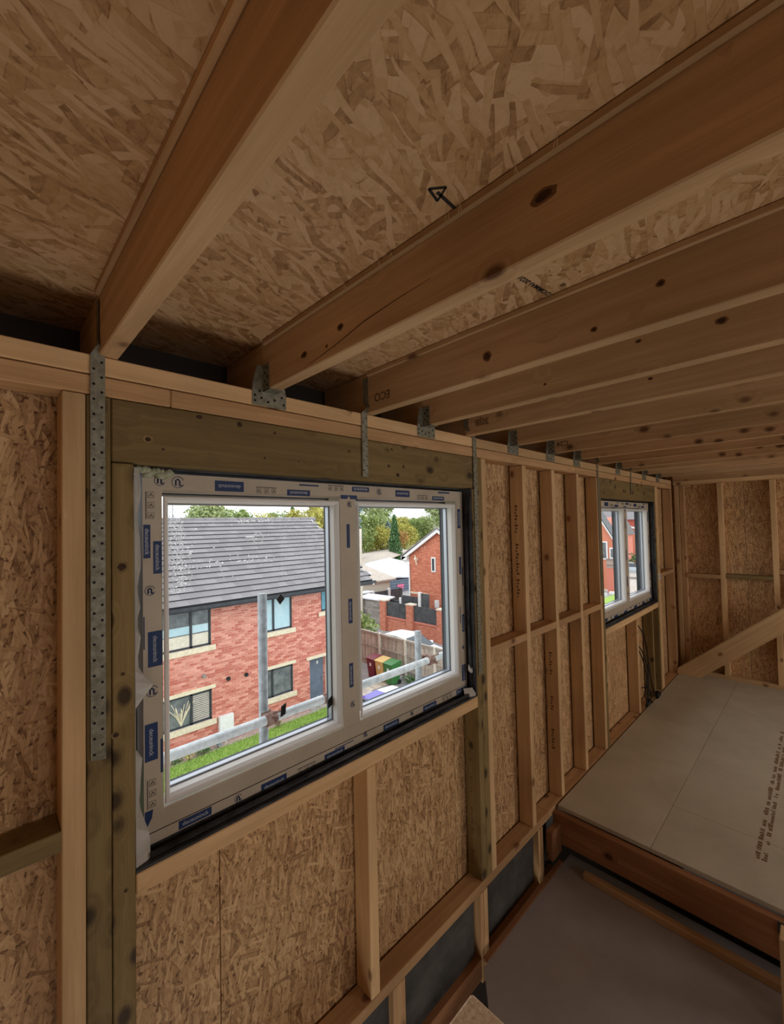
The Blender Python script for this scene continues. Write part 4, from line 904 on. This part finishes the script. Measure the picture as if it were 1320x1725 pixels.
# wheelie bins
def bin_(y, m, lab, xo=0):
    t = tag(empty('wheelie_bin', (13.55+xo, y, GZ)), lab, 'wheelie bin', 'wheelie bins by the fence')
    def L_(p): return p
    X, Y_ = 13.55+xo, y
    mb = MB(); b = 0
    lo = [(X-.24, Y_-.20), (X+.2, Y_-.20), (X+.2, Y_+.20), (X-.24, Y_+.20)]; hi = [(X-.32, Y_-.27), (X+.28, Y_-.27), (X+.28, Y_+.27), (X-.32, Y_+.27)]
    mb.v = [(p, q, GZ+.06) for p, q in lo]+[(p, q, GZ+.95) for p, q in hi]; mb.f = [(0, 1, 2, 3), (4, 5, 6, 7), (0, 4, 5, 1), (1, 5, 6, 2), (2, 6, 7, 3), (3, 7, 4, 0)]
    mb.build('bin_body', m, t)
    mb = MB(); mb.box(X-.35, X+.31, Y_-.29, Y_+.29, GZ+.94, GZ+.975); mb.prism([(X-.37, GZ+.975), (X+.2, GZ+1.06), (X+.30, GZ+1.03), (X+.31, GZ+.975)], 'y', Y_-.28, Y_+.28); mb.build('bin_lid', m, t)
    mb = MB(); mb.tube([(X+.36, Y_-.24, GZ+.96), (X+.36, Y_+.24, GZ+.96)], .02, 6); mb.box(X+.28, X+.37, Y_-.22, Y_-.19, GZ+.9, GZ+.97); mb.box(X+.28, X+.37, Y_+.19, Y_+.22, GZ+.9, GZ+.97); mb.build('bin_handle', m, t)
    for s in (-1, 1): mb = MB(); mb.tube([(X+.2, Y_+s*.2, GZ+.1), (X+.2, Y_+s*.25, GZ+.1)], .1, 12); mb.build('wheel', 'rubber', t)
    mb = MB(); mb.box(X-.314, X-.306, Y_-.06, Y_+.06, GZ+.62, GZ+.76); mb.build('sticker', 'render', t)
bin_(13.98, 'maroon', 'maroon wheelie bin, furthest left of the three'); bin_(13.38, 'yellow', 'tan-yellow wheelie bin between the maroon and green bins'); bin_(12.78, 'green', 'green wheelie bin, nearest of the three')

# wooden fence
fe = tag(empty('wooden_fence', (14.45, 12, GZ)), 'weathered close-board wooden fence behind the wheelie bins', 'fence', 'fences')
bme = boxmesh(1.68, .115, .018, .002); bme.materials.append(M['board_f'])
Rb = Matrix(((0, 0, 1), (0, 1, 0), (1, 0, 0))).to_4x4()
for k in range(72):
    y = 16.6-k*.122
    o = bpy.data.objects.new('fence_board', bme); COL.objects.link(o); o.parent = fe
    o.matrix_basis = Matrix.Translation((-.02+(.012 if k % 2 else 0), y-12, .9+random.uniform(-.012, .012))) @ Rb @ Matrix.Rotation(random.uniform(-.01, .01), 4, 'Z')
for z in (GZ+.35, GZ+1.05, GZ+1.70): box('fence_rail', 14.365, 14.41, 7.7, 16.6, z, z+.09, 'board_f', fe, .004)
box('fence_cap', 14.36, 14.50, 7.7, 16.6, GZ+1.77, GZ+1.81, 'board_f', fe, .004)
for y in (16.4, 14.55, 12.75, 10.95, 9.15): box('fence_post', 14.33, 14.44, y-.05, y+.05, GZ, GZ+1.86, 'conc_post', fe, .006)

# cars
def loft(secs, ys):
    """secs: list over length of (x, [z per profile]) ; build symmetric body"""
def car(name, lab, loc_, rz, paint, glassm='carglass', sc=1.0):
    t = tag(empty(name, loc_, rz), lab, 'car', 'parked cars')
    W = .86
    prof = [(-2.05, .45, .62), (-1.95, .30, .80), (-1.5, .28, .90), (-.95, .26, .97), (.9, .26, 1.0), (1.75, .28, .98), (1.98, .35, .9), (2.05, .45, .75)]
    v = []; f = []
    for x, zl, zh in prof:
        w = W*(.86 if abs(x) > 2 else .95 if abs(x) > 1.9 else 1)
        for y, z in ((-w, zl), (-w*1.02, (zl+zh)/2), (-w*.95, zh), (0, zh+.035), (w*.95, zh), (w*1.02, (zl+zh)/2), (w, zl)): v.append((x, y, z))
    for i in range(len(prof)-1):
        for k in range(6): f.append((i*7+k, i*7+k+1, i*7+k+8, i*7+k+7))
        f.append((i*7+6, i*7, i*7+7, i*7+13))
    f.append(tuple(range(7))); f.append(tuple(len(prof)*7-7+k for k in range(7))[::-1])
    def mk(nm, v, f, m, par=t, smooth=True):
        o = meshobj(nm, v, f, m); o.parent = par; o.matrix_basis = Matrix.Identity(4)
        bm = bmesh.new(); bm.from_mesh(o.data); bmesh.ops.recalc_face_normals(bm, faces=bm.faces[:]); bm.to_mesh(o.data); bm.free()
        return o
    mk('car_body', v, f, paint)
    base = [(-.95, .97, .80), (-.25, 1.42, .66), (.35, 1.47, .66), (1.25, 1.42, .64), (1.85, 1.0, .72)]
    v = []; f = []
    for x, z, w in base: v += [(x, -w, z), (x, 0, z+.03), (x, w, z)]
    # roof skin
    f = [(3, 4, 7, 6), (4, 5, 8, 7), (6, 7, 10, 9), (7, 8, 11, 10)]; o = mk('car_roof', v, f, paint); sm = o.modifiers.new('s', 'SOLIDIFY'); sm.thickness = .03
    mk('windscreen', [(-.98, -.76, .98), (-.98, .76, .98), (-.25, .65, 1.415), (-.25, -.65, 1.415)], [(0, 1, 2, 3)], glassm)
    mk('rear_window', [(1.88, -.70, 1.0), (1.88, .70, 1.0), (1.25, .63, 1.41), (1.25, -.63, 1.41)], [(0, 1, 2, 3)], 'carglass')
    for s in (-1, 1):
        mk('side_window', [(-.95, s*.81, .98), (1.83, s*.81, .98), (1.22, s*.66, 1.40), (-.25, s*.67, 1.40)], [(0, 1, 2, 3)], 'carglass')
        for x in (.35,):
            mb = MB(); mb.box(x-.03, x+.03, s*.66-.01, s*.66+.01, 1.36, 1.44); 
        for x in (-1.32, 1.30):
            mb = MB(); mb.tube([(x, s*.66, .32), (x, s*.875, .32)], .32, 20); w = mk('wheel', mb.v, mb.f, 'rubber')
            mb = MB(); mb.tube([(x, s*.86, .32), (x, s*.89, .32)], .21, 10); h = mk('hub_cap', mb.v, mb.f, 'carsilver', w)
        mb = MB(); mb.box(-.75, -.62, min(s*.85, s*1.02), max(s*.85, s*1.02), .98, 1.10); mk('wing_mirror', mb.v, mb.f, paint)
        mb = MB(); mb.box(-2.04, -1.9, min(s*.5, s*.8), max(s*.5, s*.8), .66, .78); mk('headlamp', mb.v, mb.f, 'spacer')
    return t
pc = car('parked_car', 'pale car with a purple-blue roof section below the right pane', (10.55, 9.30, GZ), PI, 'carwhite', 'inside_blue')
o = meshobj('roof_cover', [(.55, -.64, 1.478), (1.28, -.62, 1.445), (1.28, 0, 1.475), (1.28, .62, 1.445), (.55, .64, 1.478), (.55, 0, 1.508)], [(0, 1, 2, 5), (5, 2, 3, 4)], 'purpleglass'); o.parent = pc; o.matrix_basis = Matrix.Translation((0, 0, .012)); o['label'] = 'purple-blue cover on the roof'
car('parked_car', 'white car parked behind the wooden fence', (16.2, 14.2, GZ), PI/2, 'carwhite')
car('parked_car', 'silver car parked on the road seen through the far window', (57.6, 15.6, GZ+.45), PI/2+.25, 'carsilver')

# brick wall with piers and black sheets
bw = tag(empty('yard_wall', (20, 17, GZ)), 'low red brick wall with piers and black corrugated infill sheets', 'wall', 'yard walls')
mb = MB(); mb.box(20.03, 20.2, 10, 20.5, GZ, GZ+.93); mb.build('brick_base', 'mortar', bw)
mb = MB(); mb.box(19.95, 20.25, 10, 20.5, GZ+.93, GZ+1.02); mb.build('coping', 'brick', bw)
for y in (20.25, 17.72, 15.15, 12.6, 10.1):
    mb = MB(); mb.box(19.87, 20.3, y-.26, y+.26, GZ, GZ+2.02); mb.build('brick_pier', 'mortar', bw)
    mb = MB(); mb.box(19.83, 20.34, y-.30, y+.30, GZ+2.02, GZ+2.09); mb.build('pier_cap', 'slab', bw)
mb = MB(); mg = MB()
for r in range(27):
    z = GZ+.01+r*.075; o_s = .11 if r % 2 else 0
    for yc in (20.25, 17.72, 15.15, 12.6, 10.1):
        for a, b in (((-.26, -.15), (-.14, .075), (.085, .26)) if r % 2 else ((-.26, -.04), (-.03, .19), (.20, .26))): mb.box(19.858, 19.87, yc+a, yc+b, z, z+.064)
        for a, b in ((19.87, 20.07), (20.08, 20.29)): mb.box(a, b, yc-.272, yc-.26, z, z+.064)
    if r < 12:
        y = 10.1+o_s
        while y < 20.2: mb.box(20.018, 20.03, y, y+.215, z, z+.064); y += .225
mb.build('brickwork', 'brick2', bw)['kind'] = 'stuff'
for a, b in ((15.41, 17.46), (17.98, 19.99), (12.86, 14.89), (10.36, 12.34)):
    mb = MB(); k = 0; y = a
    while y < b-.01: mb.prism([(20.05-.03*(k % 2), y), (20.05-.03*((k+1) % 2), min(y+.075, b)), (20.09-.03*((k+1) % 2), min(y+.075, b)), (20.09-.03*(k % 2), y)], 'z', GZ+1.03, GZ+2.0); y += .075; k += 1
    mb.build('corrugated_sheet', 'black_sheet', bw)
# garage
ga = tag(empty('garage', (23, 22, GZ)), 'garage with pale flat roof and dark stone side wall', 'garage', 'brick buildings')
random.seed(2); mb = MB()
for r in range(12):
    y = 20.6+(.3 if r % 2 else 0)
    while y < 22.8: w = random.uniform(.3, .65); mb.box(20.4, 20.6, y, y+w-.02, GZ+r*.155, GZ+r*.155+.14); y += w
mb.build('stone_block', 'stonewall', ga)['kind'] = 'stuff'
mb = MB(); mb.prism([(20.45, 20.66), (21.7, 21.1), (21.6, 23.5), (20.45, 22.9)], 'z', GZ, -5.45); mb.build('garage_core', 'panel', ga)
mb = MB(); mb.prism([(20.36, 20.55), (21.95, 21.1), (21.75, 23.8), (20.2, 23.2)], 'z', -5.44, -5.35); mb.build('flat_roof', 'white_roof', ga)
# black close fence with white posts
bf = tag(empty('black_fence', (21.6, 18.5, GZ)), 'black panel fence with white posts behind the brick wall', 'fence', 'fences')
for a, b, h in ((17.4, 18.1, -4.75), (18.35, 20.0, -5.05), (20.1, 22.2, -5.5)): box('fence_panel', 21.5, 21.55, a, b, GZ, h, 'black_sheet', bf)
for y, h in ((18.22, -4.68), (20.05, -5.25)): box('fence_post', 21.42, 21.6, y-.1, y+.1, GZ, h, 'render', bf)
for k in range(14): box('fence_lath', 21.47, 21.50, 18.38+k*.117, 18.38+k*.117+.09, GZ, -5.06, 'black_sheet', bf, .002)
bf2 = tag(empty('black_fence', (24, 24, GZ)), 'black panels with white posts below the old stone building', 'fence', 'fences')
for a, b in ((20.5, 22.4), (22.6, 24.2), (24.4, 25.9)): box('fence_panel', a, b, 24.2, 24.26, GZ, -5.45, 'black_sheet', bf2)
for x in (22.5, 24.3): box('fence_post', x-.1, x+.1, 24.1, 24.3, GZ, -5.3, 'render', bf2)
box('white_shelf_roof', 19.5, 22.3, 23.9, 24.7, -5.36, -5.28, 'white_roof', bf2)

# red gable house in the right pane
h2 = tag(empty('gable_house', (23, 17, GZ)), 'orange-red brick gable house with white bargeboards in the right pane', 'house', 'brick buildings')
yl, ya, yr, ze, za = 20.55, 17.6, 14.65, -2.3, -.55
mb = MB(); mb.prism([(yl, GZ), (yl, ze), (ya, za), (yr, ze), (yr, GZ)], 'x', 23, 31); mb.build('brick_walls', 'brick2', h2)
random.seed(8); mb = MB()
for r in range(62):
    z = GZ+.04+r*.1
    if z > za-.15: break
    half = (yl-yr)/2 if z < ze else (yl-yr)/2*(za-z)/(za-ze)
    y = ya-half+.02+(.14 if r % 2 else 0)
    while y < ya+half-.28: mb.box(22.985, 23.0, y, y+.27, z, z+.088); y += .285
mb.build('brickwork', 'brick2', h2)['kind'] = 'stuff'
mb = MB()
for s in (1, -1):
    e_ = (yl+.55 if s > 0 else yr-.55); zE = ze-.33
    mb.prism([(ya, za+.14), (e_, zE+.12), (e_, zE-.12), (ya, za-.10)], 'x', 22.72, 22.84)
mb.box(22.72, 22.95, yl+.02, yl+.6, ze-.42, ze-.15)
mb.build('bargeboard', 'render', h2)
mb = MB()
for s in (1, -1):
    e_ = (yl+.6 if s > 0 else yr-.6); zE = ze-.30
    mb.prism([(ya, za+.26), (e_, zE+.20), (e_, zE+.13), (ya, za+.15)], 'x', 22.68, 31)
mb.build('roof', 'tile', h2)
mb = MB(); mb.tube([(22.85, yl+.5, ze-.45), (22.92, yl-.05, ze-.75), (22.92, yl-.05, GZ)], .055, 8); mb.build('downpipe', 'render', h2)
mb = MB(); mb.box(22.93, 23.0, 17.98, 18.36, -3.45, -2.40); wq = mb.build('window_frame', 'render', h2)
mb = MB(); mb.box(22.90, 22.95, 18.08, 18.26, -3.35, -2.50); child(mb.build('pane', 'carglass'), wq)
mb = MB(); mb.box(22.93, 23.0, 18.7, 20.5, -5.16, -5.03); mb.build('string_course', 'stone', h2)
mb = MB(); mb.box(22.8, 22.98, 17.75, 18.02, -5.9, -5.4); mb.build('meter_box', 'render', h2)
mb = MB(); mb.tube([(22.7, 19.7, -2.55), (22.95, 19.7, -2.65)], .1, 8); mb.tube([(22.75, 19.75, -2.3), (22.75, 19.6, -3.0)], .04, 6); mb.build('wall_lamp', 'stone', h2)
# pale-roofed shed, old stone building, long grey roof
sh = tag(empty('pale_shed', (31, 29, GZ)), 'blue-grey shed with large pale sheet roof left of the red gable house', 'shed', 'outbuildings')
mb = MB(); mb.box(31.15, 40, 31.0, 38, GZ-1, -6.0); mb.build('cladding', 'bluegrey', sh)
for k in range(8): mb = MB(); mb.box(31.05, 36, 30.96, 31.0, -7.6+k*.28, -7.6+k*.28+.02); mb.build('cladding_joint', 'panel', sh)
mb = MB(); mb.v = [(28.0, 30.9, -4.46), (31.1, 30.9, -5.66), (34.6, 30.9, -6.0), (44.6, 40, -5.85), (39.6, 40, -4.64), (35.0, 40, -5.04)]; mb.f = [(0, 1, 4, 5), (1, 2, 3, 4)]; q_ = mb.build('sheet_roof', 'white_roof', sh); s_ = q_.modifiers.new('t', 'SOLIDIFY'); s_.thickness = .12
mb = MB(); mb.box(32.0, 33.0, 30.93, 30.97, -6.75, -6.5); mb.build('pink_sign', 'pink', sh); mb = MB(); mb.box(32.4, 32.9, 30.93, 30.97, -7.1, -6.8); mb.build('pink_sign', 'pink', sh)
ob = tag(empty('old_building', (23, 26, GZ)), 'old stone building with brown sheet roof behind the garage', 'outbuilding', 'outbuildings')
mb = MB(); mb.prism([(25, GZ), (25, -4.78), (29, -3.95), (33, -4.78), (33, GZ)], 'x', 17, 25.2); mb.build('stone_wall', 'conc_post', ob)
mb = MB(); mb.prism([(24.7, -4.78), (29, -3.85), (33.3, -4.78), (33.3, -4.66), (29, -3.72), (24.7, -4.66)], 'x', 16.8, 25.7); mb.build('sheet_roof', 'old_roof', ob)
mb = MB(); mb.prism([(26.2, -4.32), (27.4, -4.06), (27.4, -4.0), (26.2, -4.26)], 'x', 23.4, 24.3); mb.build('roof_light', 'white_roof', ob)
lo = tag(empty('long_roof_building', (44, 45.3, GZ), math.radians(34)), 'long low grey-roofed building behind the pale shed', 'outbuilding', 'outbuildings')
LM = Matrix.Translation((44, 45.3, 0)) @ Matrix.Rotation(math.radians(34), 4, 'Z')
mb = MB(); mb.box(-15, 16, .2, 8, GZ, -5.0); mb.build('walls', 'bluegrey', lo, mw=LM)
mb = MB(); mb.prism([(-.8, -5.1), (1.2, -4.5), (8.4, -5.1), (8.4, -5.2), (-.8, -5.2)], 'x', -15.5, 16.5); mb.build('roof', 'old_roof', lo, mw=LM)
tp = tag(empty('utility_pole', (20.2, 23.0, GZ)), 'pale utility pole beside the mullion in the right pane', 'pole'); mb = MB(); mb.tube([(20.2, 22.85, GZ), (20.2, 22.85, -.3)], .11, 8); mb.build('pole', 'conc_post', tp)

# through the far window
fa = tag(empty('far_gable_house', (47, 16, GZ)), 'red brick gable house with white bargeboard seen through the far window', 'house', 'brick buildings')
mb = MB(); mb.prism([(13.98, GZ), (13.98, -2.5), (16.7, 2.3), (19.4, -2.5), (19.4, GZ)], 'x', 47, 48.2); mb.build('brick_walls', 'brick2', fa)
mb = MB(); mb.prism([(16.7, 2.75), (13.75, -2.45), (13.75, -2.8), (16.7, 2.35)], 'x', 46.7, 46.95); mb.build('bargeboard', 'render', fa)
mb = MB(); mb.prism([(16.7, 2.9), (13.65, -2.45), (13.75, -2.45), (16.7, 2.75)], 'x', 46.6, 48.3); mb.build('roof', 'black_sheet', fa)
for y, z0, z1 in ((15.05, -4.2, -2.3), (14.2, -4.1, -2.95)):
    mb = MB(); mb.box(46.88, 47, y-.33, y+.33, z0, z1); fq = mb.build('window_frame', 'render', fa); mb = MB(); mb.box(46.85, 46.9, y-.2, y+.2, z0+.15, z1-.12); child(mb.build('pane', 'inside_grey'), fq)
fw_ = tag(empty('far_yard_wall', (45, 14, GZ)), 'red brick wall topped by grey slatted fence beyond the far window', 'wall', 'yard walls')
mb = MB(); mb.box(44.8, 45, 12.5, 14.1, GZ, -4.85); mb.build('brick_base', 'brick', fw_)
for k in range(5): box('fence_slat', 44.75, 44.85, 12.5, 14.15, -4.82+k*.19, -4.82+k*.19+.15, 'stonewall', fw_)
box('far_lawn', 36, 44.7, 10.5, 13.2, GZ-.002, GZ+.06, 'grass', None)['kind'] = 'structure'
kb = box('white_kerb_block', 43.9, 44.3, 13.1, 13.7, GZ+.005, GZ+.25, 'render', None); tag(kb, 'white block at the foot of the far red wall', 'kerb')
fb = tag(empty('terrace_house', (66, 16, GZ)), 'grey-roofed brick terrace behind the far gable house', 'house', 'brick buildings')
mb = MB(); mb.box(62, 70, 19.0, 30, GZ, -2.2); mb.build('brick_walls', 'brick', fb); mb = MB(); mb.prism([(61.5, -2.3), (66, .25), (70.5, -2.3)], 'y', 18.7, 30); mb.build('roof', 'tile', fb)
mb = MB(); mb.prism([(18.9, GZ), (18.9, -2.2), (20.2, .3), (21.5, -2.2), (21.5, GZ)], 'x', 61.8, 66); mb.build('front_gable', 'brick', fb)
fc = tag(empty('brown_brick_house', (75, 20, GZ)), 'brown brick house behind the silver car', 'house', 'brick buildings')
mb = MB(); mb.box(74, 84, 17.5, 30, GZ, -1.6); mb.build('brick_walls', 'brick2', fc); mb = MB(); mb.prism([(17.2, -2.3), (21.4, -1.1), (21.4, -.85), (17.2, -2.05)], 'x', 73.6, 74); mb.build('bargeboard', 'render', fc)
mb = MB(); mb.box(74.5, 80, 17.8, 22, -1.6, .0); mb.build('upper_walls', 'brick', fc); mb = MB(); mb.prism([(73.9, -.1), (78, 2.4), (84, -.1)], 'y', 17.4, 30); mb.build('roof', 'tile', fc)
shrub('leafy_bush', (64, 17.0, GZ+1.5), (1.0, 1.3, 1.3), 500, .14, 'leaf_dark', 'dark bush behind the silver car', 'bushes far away')

# ---------------- trees behind
random.seed(77)
def tree(k, a, d, top, w, m, lab, conif=False, n=1500, dark=None):
    """a: world x / (y+1.3) ratio, d: y distance"""
    x = a*(d+1.3); t = tag(empty('conifer' if conif else 'tree', (x, d, GZ)), lab, 'tree', 'trees beyond the houses')
    mb = MB(); h = top-GZ
    if conif:
        for i in range(9): q = i/9; leaves(mb, (x, d, GZ+h*(.15+.8*q)), (w*(1-q)*.9+.15, w*(1-q)*.9+.15, h*.09), n//9, .17, .4)
    else:
        leaves(mb, (x, d, GZ+h*.55), (w*.85, w*.85, h*.36), n//3, .17, .5)
        for i in range(11):
            aa = random.random()*6.28; rr = w*random.uniform(.4, .85); zz = GZ+h*random.uniform(.38, .88); r_ = w*random.uniform(.25, .42)
            leaves(mb, (x+math.cos(aa)*rr*(1.15-(zz-GZ)/h*.6), d+math.sin(aa)*rr, min(zz, top-r_)), (r_, r_, r_*.85), n//14, .155, .4)
    mb.build('foliage', m, t)
    mb = MB(); mb.tube([(x, d, GZ-.2), (x+.1, d, GZ+h*.5)], [.28, .12], 7); mb.build('trunk', 'trunk', t)
T = [(.375, 44, 3.2, 3.6, 'leaf_pale', 'pale green tree above the left end of the tiled roof'), (.445, 46, 3.3, 3.4, 'leaf_green', 'green tree above the roof, second from the left'),
     (.515, 50, 3.1, 3.0, 'leaf_yellow', 'low yellow-green tree above the middle of the tiled roof'), (.57, 54, 3.4, 3.2, 'leaf_pale', 'pale tree left of the dark conifer above the roof'),
     (.645, 50, 3.6, 3.4, 'leaf_yellow', 'yellow tree above the right end of the roof ridge'), (.715, 42, 4.0, 3.2, 'leaf_yellow', 'golden tree right of the roof verge'), (.785, 44, 4.2, 2.6, 'leaf_blue', 'grey-green tree beside the mullion in the left pane'),
     (.87, 60, 7.6, 4.4, 'leaf_pale', 'pale green tree at the left edge of the right pane'), (.925, 66, 6.6, 3.6, 'leaf_green', 'tall green tree left of the sky gap in the right pane'), (1.0, 72, 2.3, 4.4, 'leaf_yellow', 'yellow tree in the middle of the right pane'),
     (1.085, 76, 2.3, 4.8, 'leaf_pale', 'pale tree behind the apex of the red gable house, left one'), (1.215, 60, 7.4, 4.4, 'leaf_pale', 'tall pale loose tree right of the sky gap'), (1.27, 62, 7.6, 4.6, 'leaf_green', 'tall green tree at the right edge of the right pane'),
     (.90, 58, .5, 4.2, 'leaf_yellow', 'low yellow shrubby tree behind the long roof, left'), (.965, 60, .2, 3.8, 'leaf_orange', 'low russet tree behind the long roof'), (1.03, 62, .6, 4.0, 'leaf_yellow', 'low golden tree behind the long roof, middle'), (1.12, 64, 1.7, 4.0, 'leaf_green', 'green tree above the roof of the red gable house'), (.84, 56, 2.6, 3.4, 'leaf_green', 'green tree behind the utility pole'),
     (.89, 98, 6.5, 7, 'leaf_green', 'distant dark tree line left of the sky gap'), (1.07, 100, 2.9, 8, 'leaf_pale', 'distant pale tree line under the sky gap'), (1.30, 96, 7, 8, 'leaf_green', 'distant tree line behind the red gable house')]
for k, (a, d, top, w, m, lab) in enumerate(T): tree(k, a, d, top, w, m, lab, n=7500)
tree(50, .602, 52, 3.6, 1.5, 'leaf_dark', 'dark conifer above the tiled roof', True, 2800); tree(51, .985, 50, 2.1, 1.8, 'leaf_dark', 'pointed dark green conifer in the right pane', True, 3200); tree(52, .955, 57, 1.0, 2.8, 'leaf_blue', 'low blue-grey spruce in the right pane', True, 3000)
for k, (a, d, top, w, m) in enumerate([(2.9, 60, 4.0, 4, 'leaf_pale'), (3.3, 50, 3.0, 4, 'leaf_green')]):
    tree(60+k, a, d, top, w, m, ('pale tree far behind the houses left of the far window', 'green tree far off toward the far window')[k])
